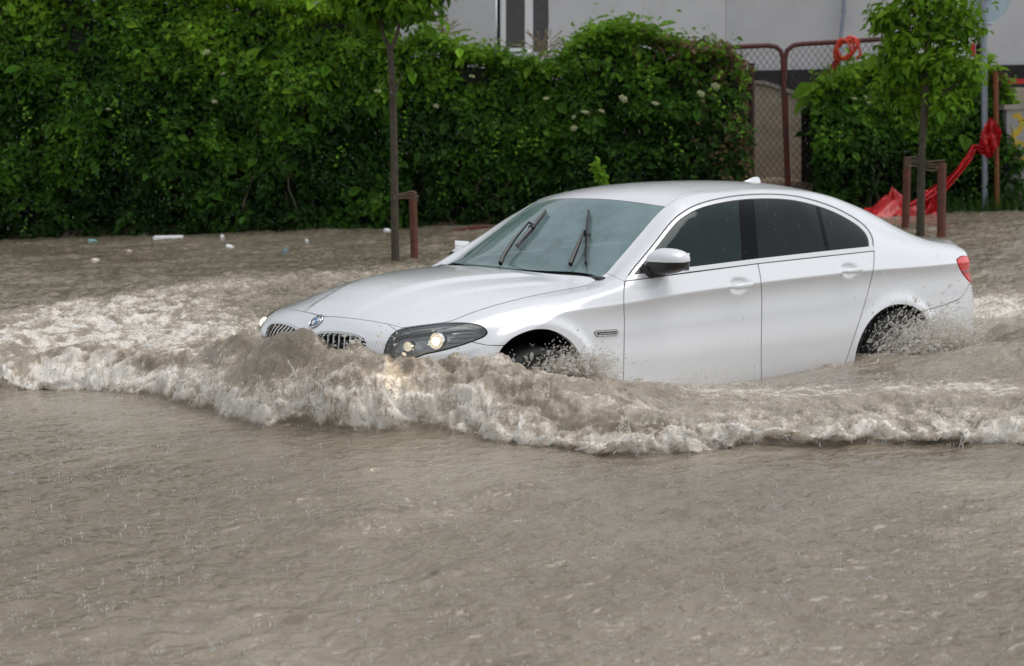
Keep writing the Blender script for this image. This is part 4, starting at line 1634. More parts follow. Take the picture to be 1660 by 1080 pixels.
def misty(m, k):
    nt = m.node_tree
    tr = nt.nodes.new('ShaderNodeBsdfTransparent')
    mx = nt.nodes.new('ShaderNodeMixShader')
    mx.inputs['Fac'].default_value = k
    tl = nt.nodes.new('ShaderNodeBsdfTranslucent')
    tl.inputs['Color'].default_value = (.92, .90, .86, 1)
    m2 = nt.nodes.new('ShaderNodeMixShader')
    m2.inputs['Fac'].default_value = .5
    nt.links.new(nt.nodes['Principled BSDF'].outputs[0], m2.inputs[1])
    nt.links.new(tl.outputs[0], m2.inputs[2])
    nt.links.new(m2.outputs[0], mx.inputs[1])
    nt.links.new(tr.outputs[0], mx.inputs[2])
    nt.links.new(mx.outputs[0], nt.nodes['Material Output'].inputs['Surface'])
    return m


FOAM_M = misty(pmat('foam_spray', (.82, .80, .76), .3), .45)
FOAM_B = misty(pmat('muddy_spray', (.66, .59, .50), .3), .45)


def build_water():
    # sheet denser towards the viewer, running past the hedge and out to the horizon
    f0 = WO[0] * WF[0] / np.hypot(WF[0], WF[1]) + WO[1] * WF[1] / np.hypot(WF[0], WF[1])
    fx = np.array([WF[0], WF[1]]) / np.hypot(WF[0], WF[1])
    rx = np.array([fx[1], -fx[0]])
    # rows by equal picture height
    vs = np.concatenate([np.linspace(1330, 1090, 90)[:-1], np.linspace(1090, 420, 900)[:-1], np.linspace(420, 332, 110)])
    dep = (WO[2] - WATER) / np.tan(np.arctan((vs - 540) / FPX) + math.asin(-WF[2]))
    dep = np.concatenate([[.2, .8, 1.4, 1.9], dep[dep > 2.1]])
    cols = np.concatenate([np.linspace(-1.0, -.47, 40)[:-1], np.linspace(-.47, .47, 1150), np.linspace(.47, 1.0, 40)[1:]])
    DD, CC = np.meshgrid(dep, cols, indexing='ij')
    CCx = CC * (DD + .8)
    x = WO[0] + fx[0] * DD + rx[0] * CCx
    y = WO[1] + fx[1] * DD + rx[1] * CCx
    X, Y, Z, foam, en, dr = water_surface(x, y)
    ny_, nx_ = X.shape
    V = np.stack([X, Y, Z], 2).reshape(-1, 3)
    i = np.arange((ny_ - 1) * nx_).reshape(ny_ - 1, nx_)[:, :-1].ravel()
    F = np.stack([i, i + 1, i + nx_ + 1, i + nx_], 1).astype(np.int32)
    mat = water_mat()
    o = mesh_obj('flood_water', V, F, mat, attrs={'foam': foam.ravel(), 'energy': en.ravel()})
    tag(o, kind='structure')
    # open water beyond, a few millimetres lower so that the two never share a plane
    R = 400
    z = WATER - .05
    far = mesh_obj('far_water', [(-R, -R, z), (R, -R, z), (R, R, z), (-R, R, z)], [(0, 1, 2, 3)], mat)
    tag(far, kind='structure')
    return X, Y, Z, foam, en, dr


def veil_mat():
    m = misty(pmat('water_veil', (.80, .78, .74), .3), .5)
    nt = m.node_tree
    N, L = nt.nodes, nt.links
    at = N.new('ShaderNodeAttribute')
    at.attribute_name = 'body'
    tc = N.new('ShaderNodeTexCoord')
    mp = N.new('ShaderNodeMapping')
    mp.inputs['Rotation'].default_value = (0, math.radians(40), 0)
    mp.inputs['Scale'].default_value = (1.0, 1.0, .45)
    L.new(tc.outputs['Object'], mp.inputs['Vector'])
    nz = N.new('ShaderNodeTexNoise')
    nz.inputs['Scale'].default_value = 24
    nz.inputs['Detail'].default_value = 7
    nz.inputs['Roughness'].default_value = .72
    nz.inputs['Distortion'].default_value = 1.1
    L.new(mp.outputs[0], nz.inputs['Vector'])
    ad = N.new('ShaderNodeMath')
    ad.operation = 'MULTIPLY_ADD'
    L.new(at.outputs['Fac'], ad.inputs[0])
    ad.inputs[1].default_value = .42
    L.new(nz.outputs['Fac'], ad.inputs[2])
    rp = N.new('ShaderNodeMapRange')
    rp.inputs['From Min'].default_value = .62
    rp.inputs['From Max'].default_value = .92
    rp.inputs['To Min'].default_value = 1.0
    rp.inputs['To Max'].default_value = .15
    L.new(ad.outputs[0], rp.inputs['Value'])
    mx = [n for n in N if n.type == 'MIX_SHADER' and n.outputs[0].links and n.outputs[0].links[0].to_node.type == 'OUTPUT_MATERIAL'][0]
    L.new(rp.outputs[0], mx.inputs['Fac'])
    return m


def blob_template(sub, seed):
    bm = bmesh.new()
    bmesh.ops.create_icosphere(bm, subdivisions=sub, radius=1)
    r = random.Random(seed)
    V = np.array([v.co[:] for v in bm.verts])
    V *= np.array([[1 + r.uniform(-.35, .35)] for _ in range(len(V))])
    F = np.array([[v.index for v in f.verts] for f in bm.faces])
    bm.free()
    return V, F


def scatter_blobs(name, P, rad, stretch, mat, mats=None, midx=None, sub=1):
    """many small lumps in one mesh; stretch: (n,3) axis vectors scaled by their elongation"""
    n = len(P)
    tp = [blob_template(sub, s) for s in range(5)]
    Vs, Fs, MI = [], [], []
    off = 0
    kind = RNG.integers(0, 5, n)
    for k in range(5):
        ii = np.where(kind == k)[0]
        if not len(ii): continue
        V0, F0 = tp[k]
        st = stretch[ii]
        L = np.linalg.norm(st, axis=1, keepdims=True)
        ax = st / np.maximum(L, 1e-6)
        dot = np.einsum('vk,nk->nv', V0, ax)
        V = P[ii][:, None] + rad[ii][:, None, None] * (V0[None] + dot[:, :, None] * ax[:, None] * (L[:, None] - 1).clip(-.5))
        Vs.append(V.reshape(-1, 3))
        Fs.append((F0[None] + (np.arange(len(ii)) * len(V0))[:, None, None]).reshape(-1, 3) + off)
        if midx is not None: MI.append(np.repeat(midx[ii], len(F0)))
        off += len(ii) * len(V0)
    return mesh_obj(name, np.concatenate(Vs), np.concatenate(Fs).astype(np.int32), mat, mats=mats, midx=np.concatenate(MI) if midx is not None else None)


def build_spray(X, Y, Z, foam, en, dr):
    """droplets and torn shreds thrown up where the wave breaks and at the wheels"""
    fl = foam.ravel()
    xx, yy, zz = X.ravel(), Y.ravel(), Z.ravel()
    drr = dr.ravel()
    # area weight: cells grow with distance
    dist = np.hypot(xx - WO[0], yy - WO[1])
    w = np.clip(fl - .45, 0, 1) ** 1.3 * np.exp(-((drr - .10) / .16) ** 2) * dist ** 1.2
    w2 = np.clip(fl - .30, 0, 1) ** 1.3 * dist ** 1.2 * .55
    w = (w + w2) * (dist < 13)
    w /= w.sum()
    n = 20000
    pick = RNG.choice(len(w), n, p=w)
    up = RNG.exponential(.012, n)
    P = np.stack([xx[pick] + RNG.normal(0, .015, n), yy[pick] + RNG.normal(0, .015, n), zz[pick] + up], 1)
    fwd = np.array([-.5, -.6, 0])
    P += fwd * (RNG.exponential(.03, n) * (RNG.random(n) < .35))[:, None]
    rad = np.clip(RNG.lognormal(math.log(.0019), .5, n), .0008, .007)
    st = RNG.normal(0, 1, (n, 3)) + np.array([-.4, -.5, .5])
    st /= np.linalg.norm(st, axis=1, keepdims=True)
    st *= RNG.uniform(1, 2.4, (n, 1))
    allP, allR, allS, allM = [P], [rad], [st], [(RNG.random(n) < .25).astype(int)]

    # fans of spray at wheels and along the flank, in the car's frame
    def fan(c, n, spread, vel, jr, rmin, rmax, g=5.0, tmax=.16):
        t = RNG.random(n) ** .7 * tmax
        v = np.array(vel) + RNG.normal(0, 1, (n, 3)) * np.array(jr)
        s = np.array(c) + RNG.normal(0, 1, (n, 3)) * np.array(spread)
        p = s + v * t[:, None] + .5 * np.array([0, 0, -g]) * (t ** 2)[:, None]
        vv = v + np.array([0, 0, -g]) * t[:, None]
        k = np.linalg.norm(vv, axis=1, keepdims=True)
        allP.append(car_to_world(p))
        allR.append(np.clip(RNG.lognormal(math.log((rmin * rmax) ** .5 * .55), .5, n), rmin * .4, rmax))
        allS.append(vv / k * RNG.uniform(1.0, 3.0, (n, 1)))
        allM.append((RNG.random(n) < .3).astype(int))
    # rear wheel: a big torn fan sweeping backwards
    fan((2.95, -.93, .42), 1800, (.17, .03, .02), (1.2, -.40, 1.15), (.7, .25, .55), .003, .011, 6, .22)
    fan((3.30, -.95, .38), 1500, (.18, .05, .02), (1.0, -.5, 1.0), (.7, .35, .6), .003, .011, 6, .2)
    fan((2.8, -.90, .43), 600, (.10, .02, .02), (.5, -.2, 1.3), (.6, .2, .5), .003, .009, 6, .2)
    # the dense white body of the rear fan
    fan((3.02, -.95, .40), 6500, (.17, .06, .03), (.9, -.35, .80), (.5, .2, .45), .004, .009, 6, .18)
    fan((3.36, -.97, .36), 5500, (.17, .06, .02), (.7, -.35, .65), (.45, .2, .38), .004, .009, 6, .17)
    fan((.14, -.915, .54), 2600, (.09, .03, .012), (.5, -.1, .65), (.4, .1, .27), .0035, .008, 6, .15)
    # front wheel
    fan((.10, -.91, .53), 700, (.09, .02, .015), (.5, -.1, 1.0), (.45, .12, .3), .0025, .009, 6, .2)
    fan((.28, -.93, .50), 500, (.06, .02, .012), (.6, -.2, .6), (.4, .2, .3), .0025, .008, 6, .18)
    # nose: water heaped against the lamps
    fan((-.78, -.62, .70), 160, (.10, .08, .012), (-.5, -.3, .7), (.5, .3, .35), .0025, .008, 6, .15)
    fan((-.86, .62, .68), 160, (.08, .10, .012), (-.6, .2, .7), (.5, .3, .35), .0025, .008, 6, .15)
    # small leaps beside the doors
    for x in (.62, .75, 1.05, 1.25, 1.9):
        fan((x, -1.06 - .1 * RNG.random(), .43 - .05 * x), 120, (.05, .03, .01), (.1, -.1, .8), (.3, .2, .35), .002, .006, 6, .14)
    # tall thin spurts over the near crest
    for (u, v, z) in ((1115, 640, .42), (985, 612, .47), (1245, 655, .42), (1430, 640, .42), (1485, 560, .45), (660, 660, .50), (350, 640, .52), (820, 640, .50), (1560, 690, .46), (1330, 690, .46), (430, 655, .50), (140, 560, .56), (215, 545, .56)):
        P0 = RY.T @ at_z(u, v, z)
        fan(P0, 90, (.04, .04, .01), (.0, -.1, 1.0), (.25, .25, .4), .002, .006, 6, .16)
    # torn sheets of water inside the fans
    vm = veil_mat()
    Vv, Fv, Av = [], [], []

    def sheet(x0, x1, prof, z0, y0, lean, seed, nu=90, nv=34):
        off = sum(len(q) for q in Vv)
        uu, vv = np.meshgrid(np.linspace(0, 1, nu), np.linspace(0, 1, nv), indexing='ij')
        hgt = np.interp(uu, np.linspace(0, 1, len(prof)), prof) * (1 + .25 * fbm(uu * 9, uu * 0 + seed, 3, seed))
        px = x0 + (x1 - x0) * uu + .16 * vv ** 1.5 * hgt / .3
        py = y0 - lean * vv - .035 * fbm(uu * 6, vv * 3, 3, seed + 3)
        pz = z0(uu) + hgt * vv - .02 * vv * vv
        Vv.append(car_to_world(np.stack([px, py, pz], 2).reshape(-1, 3)))
        i = np.arange((nu - 1) * nv).reshape(nu - 1, nv)[:, :-1].ravel() + off
        Fv.append(np.stack([i, i + 1, i + nv + 1, i + nv], 1))
        Av.append(((1 - vv) * np.minimum(1, 6 * uu) * np.minimum(1, 6 * (1 - uu))).ravel())
    zr = lambda u: .40 - .06 * u
    for k in range(4):
        sheet(2.66, 3.62, (.03, .09, .20, .26, .24, .18, .10, .04), zr, -.93 - .03 * k, .06 + .03 * k, 11 + k)
    for k in range(3):
        sheet(-.02, .30, (.02, .06, .09, .085, .06, .03), lambda u: .565 - .07 * u, -.925 - .015 * k, .03, 31 + k, 50, 20)
    o = mesh_obj('splash_veil', np.concatenate(Vv), np.concatenate(Fv).astype(np.int32), vm, attrs={'body': np.concatenate(Av)})
    tag(o, 'white fans of torn water beside the two near wheels', 'spray', kind='stuff')
    P, R_, S_, M_ = np.concatenate(allP), np.concatenate(allR), np.concatenate(allS), np.concatenate(allM)
    o = scatter_blobs('wave_spray', P, R_, S_, FOAM_M, mats=[FOAM_M, FOAM_B], midx=M_)
    tag(o, 'white and brown spray thrown up by the bow wave and wheels', 'spray', kind='stuff')

    # shreds: short ropes of water joined to the breaking foot
    mb_V, mb_F = [], []
    off = 0
    w = np.clip(fl - .6, 0, 1) * np.exp(-((drr - .08) / .12) ** 2) * dist * (dist < 12)
    w /= w.sum()
    for j in RNG.choice(len(w), 350, p=w):
        p = np.array([xx[j], yy[j], zz[j] - .01])
        v = np.array([-.35, -.42, .75]) * RNG.uniform(.5, 1.5) + RNG.normal(0, .35, 3)
        r0 = RNG.uniform(.004, .009)
        rings = []
        for t in np.linspace(0, RNG.uniform(.05, .12), 6):
            q = p + v * t + np.array([0, 0, -5 * t * t]) + RNG.normal(0, .004, 3)
            rr = r0 * (1 - t * 6) * RNG.uniform(.6, 1.3)
            rings.append([q + max(rr, .0015) * np.array([math.cos(a), math.sin(a), .4 * math.sin(a)]) for a in (0, 2.1, 4.2)])
        V = np.array(rings).reshape(-1, 3)
        mb_V.append(V)
        for i in range(5):
            for k in range(3):
                a, b = i * 3 + k, i * 3 + (k + 1) % 3
                mb_F.append((off + a, off + b, off + b + 3, off + a + 3))
        off += len(V)
    o = mesh_obj('wave_shreds', np.concatenate(mb_V), np.array(mb_F, np.int32), FOAM_M)
    tag(o, 'torn strings of white water along the breaking foot of the wave', 'spray', kind='stuff')


def build_rain(X, Y, Z):
    m = pmat('rain_drop', (.68, .69, .69), .1, spec=.8)
    # splash crowns on the flooded street
    n = 4200
    dep = np.exp(RNG.uniform(math.log(3.0), math.log(21), n))
    lat = RNG.uniform(-.42, .42, n) * dep
    fx = np.array([WF[0], WF[1]]) / np.hypot(WF[0], WF[1])
    rx = np.array([fx[1], -fx[0]])
    px = WO[0] + fx[0] * dep + rx[0] * lat
    py = WO[1] + fx[1] * dep + rx[1] * lat
    a, b, h, f, e, _ = water_surface(px, py)
    ok = (e < .5) & ~((np.abs(py) < 1.0) & (px > -.9) & (px < 4.2))
    P0 = np.stack([a, b, h], 1)[ok]
    Ps, Rs, Ss = [], [], []
    for p in P0:
        k = RNG.integers(1, 5)
        s = RNG.uniform(.6, 1.3)
        for q in range(k):
            ang = RNG.uniform(0, 6.28)
            rr = RNG.uniform(.0, .014) * s
            z = RNG.exponential(.012) * s
            Ps.append(p + np.array([rr * math.cos(ang), rr * math.sin(ang), z + .002]))
            Rs.append(RNG.uniform(.0007, .0018) * s)
            Ss.append(np.array([.2 * math.cos(ang), .2 * math.sin(ang), 1]) * RNG.uniform(1, 3.5))
        if RNG.random() < .35:
            for q in range(4):
                Ps.append(p + np.array([RNG.normal(0, .001), RNG.normal(0, .001), .006 * q]))
                Rs.append(.0011 * s)
                Ss.append(np.array([0, 0, 2.0]))
        if RNG.random() < .25:     # a ring of beads
            for q in range(9):
                ang = q / 9 * 6.283
                Ps.append(p + np.array([.013 * s * math.cos(ang), .013 * s * math.sin(ang), .005]))
                Rs.append(.0010 * s)
                Ss.append(np.array([0, 0, 1.6]))
    o = scatter_blobs('rain_splashes', np.array(Ps), np.array(Rs), np.array(Ss), m, sub=1)
    tag(o, 'tiny splashes where raindrops hit the brown water', 'rain', kind='stuff')
    m = pmat('falling_drop', (.42, .43, .44), .15)
    # drops in the air
    n = 9000
    dep = RNG.uniform(3.0, 23, n) ** 1.0
    lat = RNG.uniform(-.42, .42, n) * dep
    z = RNG.uniform(.4, 4.6, n)
    P = np.stack([WO[0] + fx[0] * dep + rx[0] * lat, WO[1] + fx[1] * dep + rx[1] * lat, z], 1)
    incar = (np.abs(P[:, 1]) < 1.0) & (P[:, 0] > -.9) & (P[:, 0] < 4.2) & (P[:, 2] < 1.6)
    P = P[~incar]
    n = len(P)
    dd_ = dep[~incar]
    st = np.array([[.16, -.05, -1.0]]) * RNG.uniform(9, 15, (n, 1)) + RNG.normal(0, .6, (n, 3))
    o = scatter_blobs('falling_rain', P, RNG.uniform(.0003, .0006, n) * (.5 + dd_ / 14), st, m, sub=1)
    tag(o, 'fine falling raindrops in front of the hedge and car', 'rain', kind='stuff')
# ================================================================== BACKGROUND
def leaf_mat(name, rough=.55, trans=.3):
    m = bpy.data.materials.new(name)
    m.use_nodes = True
    nt = m.node_tree
    N, L = nt.nodes, nt.links
    b = N['Principled BSDF']
    at = N.new('ShaderNodeAttribute')
    at.attribute_name = 'tint'
    L.new(at.outputs['Color'], b.inputs['Base Color'])
    b.inputs['Roughness'].default_value = rough
    b.inputs['Specular IOR Level'].default_value = .22
    tl = N.new('ShaderNodeBsdfTranslucent')
    L.new(at.outputs['Color'], tl.inputs['Color'])
    mx = N.new('ShaderNodeMixShader')
    mx.inputs['Fac'].default_value = trans
    L.new(b.outputs[0], mx.inputs[1])
    L.new(tl.outputs[0], mx.inputs[2])
    L.new(mx.outputs[0], N['Material Output'].inputs['Surface'])
    return m


LEAF = leaf_mat('leaf_green')
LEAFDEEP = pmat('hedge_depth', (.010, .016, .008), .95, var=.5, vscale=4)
BARK = pmat('bark', (.095, .075, .050), .85, col2=(.040, .034, .024), vscale=22, bump=.8, bscale=40)
WOODR = pmat('red_stained_wood', (.165, .052, .026), .75, col2=(.075, .028, .018), vscale=14, bump=.4, bscale=60)
TWINE = pmat('tie_band', (.12, .09, .065), .85, var=.3, vscale=40)
RUST = pmat('rusty_red_paint', (.15, .018, .016), .5, col2=(.045, .018, .014), vscale=9, bump=.3, bscale=50)
WIRE = pmat('rusty_wire', (.075, .055, .045), .6, metal=.2, var=.3, vscale=20)
REDNET = pmat('red_plastic', (.62, .012, .016), .4, col2=(.40, .008, .012), vscale=10, spec=.5)
ORANGER = pmat('orange_red_hose', (.60, .045, .012), .4, var=.2, vscale=12)
ORANGEP = pmat('rusty_orange_paint', (.28, .075, .018), .6, col2=(.12, .04, .015), vscale=12)
PLASTER = pmat('grey_render', (.60, .605, .62), .9, var=.05, vscale=1.6, bump=.25, bscale=240)
PLASTER2 = pmat('light_grey_render', (.68, .685, .70), .9, var=.05, vscale=1.6, bump=.25, bscale=240)
PLINTH = pmat('dark_plinth', (.018, .018, .020), .85, var=.3, vscale=3)
WFRAME = pmat('white_window_frame', (.86, .87, .89), .4)
WGLASS = pmat('dark_window_glass', (.035, .028, .024), .08, var=.4, vscale=3, spec=.6)
CONC = pmat('raw_concrete', (.56, .48, .38), .92, col2=(.42, .36, .28), vscale=3.5, bump=.5, bscale=30)
CONCTOP = pmat('pale_concrete', (.36, .33, .30), .9, var=.15, vscale=6)
DIRT = pmat('bare_earth', (.34, .25, .17), .95, col2=(.18, .13, .09), vscale=3, bump=.8, bscale=14)
GALV = pmat('galvanised_steel', (.27, .31, .36), .45, metal=.5, var=.1, vscale=10)
SIGNB = pmat('sign_back', (.42, .53, .60), .45, metal=.2, var=.05, vscale=4)
CABG = pmat('cabinet_grey', (.36, .37, .37), .6, var=.12, vscale=5)
YELLOW = pmat('yellow_spray_paint', (.58, .42, .04), .6, var=.2, vscale=8)
WHITEFOAM = pmat('white_foam_board', (.82, .84, .87), .5)
BLUEP = pmat('blue_plastic', (.13, .20, .25), .3)
TEALP = pmat('teal_plastic', (.18, .42, .40), .3)
CREAMP = pmat('cream_plastic', (.70, .62, .50), .4)
BLOSSOM = pmat('cream_blossom', (.34, .36, .19), .8, var=.3, vscale=30)
DRYLEAF = leaf_mat('dry_leaf', .8, .2)
GRASS = leaf_mat('grass_blade', .6, .25)


def leaf_cloud(P, Nrm, size, tint, wid=.55, fold=.22, droop=.3):
    """one folded leaf per point; returns verts, faces, per-vertex tints"""
    n = len(P)
    rnd = RNG.normal(0, 1, (n, 3))
    Nn = Nrm + .55 * rnd
    Nn /= np.linalg.norm(Nn, axis=1, keepdims=True)
    ax = RNG.normal(0, 1, (n, 3)) + np.array([0, 0, -droop * 2.2])
    ax -= Nn * np.einsum('ij,ij->i', ax, Nn)[:, None]
    ax /= np.linalg.norm(ax, axis=1, keepdims=True) + 1e-9
    sd = np.cross(Nn, ax)
    L = size[:, None]
    w = L * wid * .5
    b = P
    t = P + ax * L - Nn * L * .10
    m = P + ax * L * .45
    l = m + sd * w + Nn * L * fold * .5
    r = m - sd * w + Nn * L * fold * .5
    l2 = P + ax * L * .78 + sd * w * .62 + Nn * L * fold * .22
    r2 = P + ax * L * .78 - sd * w * .62 + Nn * L * fold * .22
    V = np.stack([b, l, l2, t, r2, r], 1).reshape(-1, 3)
    o = np.arange(n)[:, None] * 6
    F = np.concatenate([o + np.array([[0, 1, 2, 3]]), o + np.array([[0, 3, 4, 5]])]).astype(np.int32)
    C = np.repeat(tint, 6, 0)
    return V, F, C


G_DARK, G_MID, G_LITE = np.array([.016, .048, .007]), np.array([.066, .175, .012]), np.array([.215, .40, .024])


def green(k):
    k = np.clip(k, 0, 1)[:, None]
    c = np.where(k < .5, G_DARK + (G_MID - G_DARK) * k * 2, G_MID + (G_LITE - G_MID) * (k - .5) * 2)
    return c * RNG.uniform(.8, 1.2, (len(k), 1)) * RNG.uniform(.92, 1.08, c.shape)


def hp(s, off, z):
    """point s metres along the hedge foot, off metres behind it, z above the ground"""
    s, off, z = np.broadcast_arrays(s, off, z)
    return np.stack([HA[0] + HD[0] * s + HN[0] * off, HA[1] + HD[1] * s + HN[1] * off, z], -1)


def s_at(u, v=365, off=0):
    P = on_hedge(u, v, off)
    return float((P[:2] - HA) @ HD)


def z_at(u, v, off=0): return float(on_hedge(u, v, off)[2])


def hedge(name, label, top_px, dens, size, off0=0.0, thick=1.2, bump=.45, lite=.5, seed=0, dry=None, group=None, cat='hedge', blooms=(), left_hang=0.0, kind_leaf=LEAF, gap=.15):
    s_k = np.array([s_at(u, v) for u, v in top_px])
    z_k = np.array([z_at(u, v) for u, v in top_px])
    s0, s1 = s_k[0], s_k[-1]
    area = np.trapezoid(z_k - .3, s_k) if hasattr(np, 'trapezoid') else np.trapz(z_k - .3, s_k)
    n = int(area * dens)
    s = RNG.uniform(s0, s1, n)
    top = np.interp(s, s_k, z_k) + .16 * fbm(s * 2.1, s * 0 + seed, 3, seed)
    tz = RNG.random(n)
    z = .32 + (top - .32) * tz
    # clumped, billowing face
    cl = .6 * fbm(s * .9, z * .9, 2, seed + 1) + .40 * fbm(s * 2.4, z * 2.4, 3, seed + 4)
    face = -bump * cl + .40 * perlin(s * .55, s * 0 + seed, seed + 20) + .30 * (tz ** 3) * thick
    depth = RNG.exponential(.10, n)
    lay = RNG.random(n) < .18
    depth = np.where(lay, RNG.uniform(0, thick * .7, n), depth)
    keep = (fbm(s * 3.1, z * 3.1, 3, seed + 9) > -.66 + gap + .45 * (1 - tz) ** 3) | lay
    P = hp(s, off0 + face + depth, z)
    # overhanging top
    nt_ = int((s1 - s0) * thick * dens * .9)
    s2 = RNG.uniform(s0, s1, nt_)
    of2 = RNG.uniform(0, thick, nt_)
    z2 = np.interp(s2, s_k, z_k) + .22 * fbm(s2 * 2.1, of2 * 2, 3, seed) + RNG.exponential(.07, nt_) - .05
    P = np.concatenate([P[keep], hp(s2, off0 + of2 + .1, z2)])
    nf = int(keep.sum())
    Nrm = np.concatenate([np.repeat(np.array([[-HN[0], -HN[1], .75]]), nf, 0), np.repeat(np.array([[-HN[0] * .3, -HN[1] * .3, 1.0]]), nt_, 0)])
    hz = np.concatenate([tz[keep], np.ones(nt_)])
    clk = np.concatenate([cl[keep], .2 * np.ones(nt_)])
    dd = np.concatenate([depth[keep], np.zeros(nt_)])
    patch = fbm(P[:, 0] * .8 + seed, P[:, 2] * .8, 2, seed + 13)
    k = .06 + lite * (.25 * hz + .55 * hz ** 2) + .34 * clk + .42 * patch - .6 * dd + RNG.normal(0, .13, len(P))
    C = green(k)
    if dry is not None:
        dm = dry(P) > RNG.random(len(P))
        C[dm] = np.array([.19, .13, .065]) * RNG.uniform(.6, 1.3, (dm.sum(), 1))
    sz = size * RNG.lognormal(0, .42, len(P)) * (1 + .35 * np.clip(patch, -.5, 1))
    root = empty(name, hp(np.array([(s0 + s1) / 2]), off0, np.array([0.0]))[0])
    inv = np.array(root.location)
    # loose shoots reaching out of the top and face
    for q in range(int((s1 - s0) * 9)):
        a = RNG.uniform(s0, s1)
        ontop = RNG.random() < .55
        tp_ = np.interp(a, s_k, z_k)
        p0 = hp(a, off0 + (RNG.uniform(0, .8) if ontop else -.35), tp_ - .05 if ontop else RNG.uniform(.8, max(.9, tp_ - .2)))
        dr_ = np.array([RNG.normal(0, .55), RNG.normal(0, .4), 1.0]) if ontop else np.array([RNG.normal(0, .5), RNG.normal(0, .3), -.6]) + np.array([-HN[0], -HN[1], 0]) * .8
        dr_ /= np.linalg.norm(dr_)
        Ls = RNG.uniform(.18, .50)
        m_ = int(Ls * 26)
        tt = np.linspace(0, 1, m_)[:, None]
        pp = p0 + dr_ * tt * Ls + np.array([0, 0, -.18]) * tt * tt * Ls * 2 + RNG.normal(0, .025, (m_, 3))
        P = np.concatenate([P, pp])
        Nrm = np.concatenate([Nrm, np.repeat([[-HN[0] * .6, -HN[1] * .6, .8]], m_, 0)])
        C = np.concatenate([C, green(np.full(m_, .45 + .35 * (p0[2] > 1.8)) + RNG.normal(0, .12, m_))])
        sz = np.concatenate([sz, size * RNG.uniform(.55, 1.0, m_)])
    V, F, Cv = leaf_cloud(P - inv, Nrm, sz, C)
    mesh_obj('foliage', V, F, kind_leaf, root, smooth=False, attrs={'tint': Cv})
    # near-black backing standing in for the hedge's inner shade; bare stems low down
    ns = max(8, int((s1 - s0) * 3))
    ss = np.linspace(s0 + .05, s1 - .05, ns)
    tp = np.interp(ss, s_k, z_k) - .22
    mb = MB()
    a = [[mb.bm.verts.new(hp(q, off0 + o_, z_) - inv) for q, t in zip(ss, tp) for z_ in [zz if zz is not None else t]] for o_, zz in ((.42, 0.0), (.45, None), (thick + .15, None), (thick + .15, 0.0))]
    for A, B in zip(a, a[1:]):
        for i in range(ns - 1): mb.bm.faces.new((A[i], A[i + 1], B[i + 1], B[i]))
    mb.build('shade_backing', LEAFDEEP, root)
    for i in range(min(9, int((s1 - s0) * 1.2))):
        q = RNG.uniform(s0 + .1, s1 - .1)
        p = hp(q, off0 + RNG.uniform(.05, .3), 0.2) - inv
        pts = [p + np.array([RNG.normal(0, .05) * j, RNG.normal(0, .05) * j, .30 * j]) for j in range(5)]
        MB().tube(pts, [.022, .019, .016, .012, .008], 5).build('stem', BARK, root)
    tag(root, label, cat, group)
    # cream flower heads, each a little dome of blossom
    proto = None
    for (u, v) in blooms:
        p = on_hedge(u, v, off0 - .42) - inv
        if proto is None:
            m = MB()
            for j in range(46):
                rr = .13 * math.sqrt(RNG.random())
                an = RNG.uniform(0, 6.28)
                m.ball((rr * math.cos(an), rr * math.sin(an), .03 * (1 - (rr / .13) ** 2) + RNG.normal(0, .006)), (.021, .021, .014), 1, .3)
            proto = m.build('flower_cluster', BLOSSOM, root)
            c = proto
        else:
            c = proto.copy()
            COL.objects.link(c)
            c.parent = root
        c.location = p
        sc = RNG.uniform(.30, .62)
        c.scale = (sc, sc, sc)
        az = math.atan2(-HN[1], -HN[0])
        c.rotation_euler = (0, math.radians(RNG.uniform(20, 60)), az + RNG.normal(0, .4))
    return root


def sapling(name, label, base_px, path_px, r0, r1, limbs, crown, nleaf, size, lite, dz=0.0):
    """slim street tree: trunk through the given picture points at one depth"""
    b = at_z(*base_px)
    dep = (b - WO) @ WF
    root = empty(name, (b[0], b[1], 0))
    inv = np.array([b[0], b[1], 0])
    pts = [np.array([b[0], b[1], -.1]) - inv, b - inv] + [at_depth(u, v, dep) - inv for u, v in path_px]
    rr = np.linspace(r0, r1, len(pts))
    mb = MB()
    mb.tube(pts, list(rr), 10)
    for lm in limbs:
        q = [at_depth(u, v, dep + d) - inv for u, v, d in lm]
        mb.tube(q, list(np.linspace(r1 * .8, .008, len(q))), 7)
    mb.build('trunk', BARK, root)
    Ps, Ns, Ks = [], [], []
    for (u, v, d, ru, rv, w) in crown:
        c = at_depth(u, v, dep + d) - inv
        n = int(nleaf * w)
        dirs = RNG.normal(0, 1, (n, 3))
        dirs /= np.linalg.norm(dirs, axis=1, keepdims=True)
        rad = RNG.random(n) ** .45
        mx = dep / FPX
        P = c + dirs * rad[:, None] * np.array([ru * mx, ru * mx, rv * mx]) * (1 + .75 * fbm(dirs[:, 0] * 2.6 + u, dirs[:, 2] * 2.6, 2, 7))[:, None]
        Ps.append(P)
        Ns.append(dirs * .5 + np.array([0, 0, .7]))
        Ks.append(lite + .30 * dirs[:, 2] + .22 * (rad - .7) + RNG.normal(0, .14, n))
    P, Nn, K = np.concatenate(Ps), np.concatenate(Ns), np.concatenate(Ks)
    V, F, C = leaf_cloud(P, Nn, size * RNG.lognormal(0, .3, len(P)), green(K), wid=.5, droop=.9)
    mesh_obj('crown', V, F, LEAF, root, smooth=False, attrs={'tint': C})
    tag(root, label, 'tree')
    return root, dep


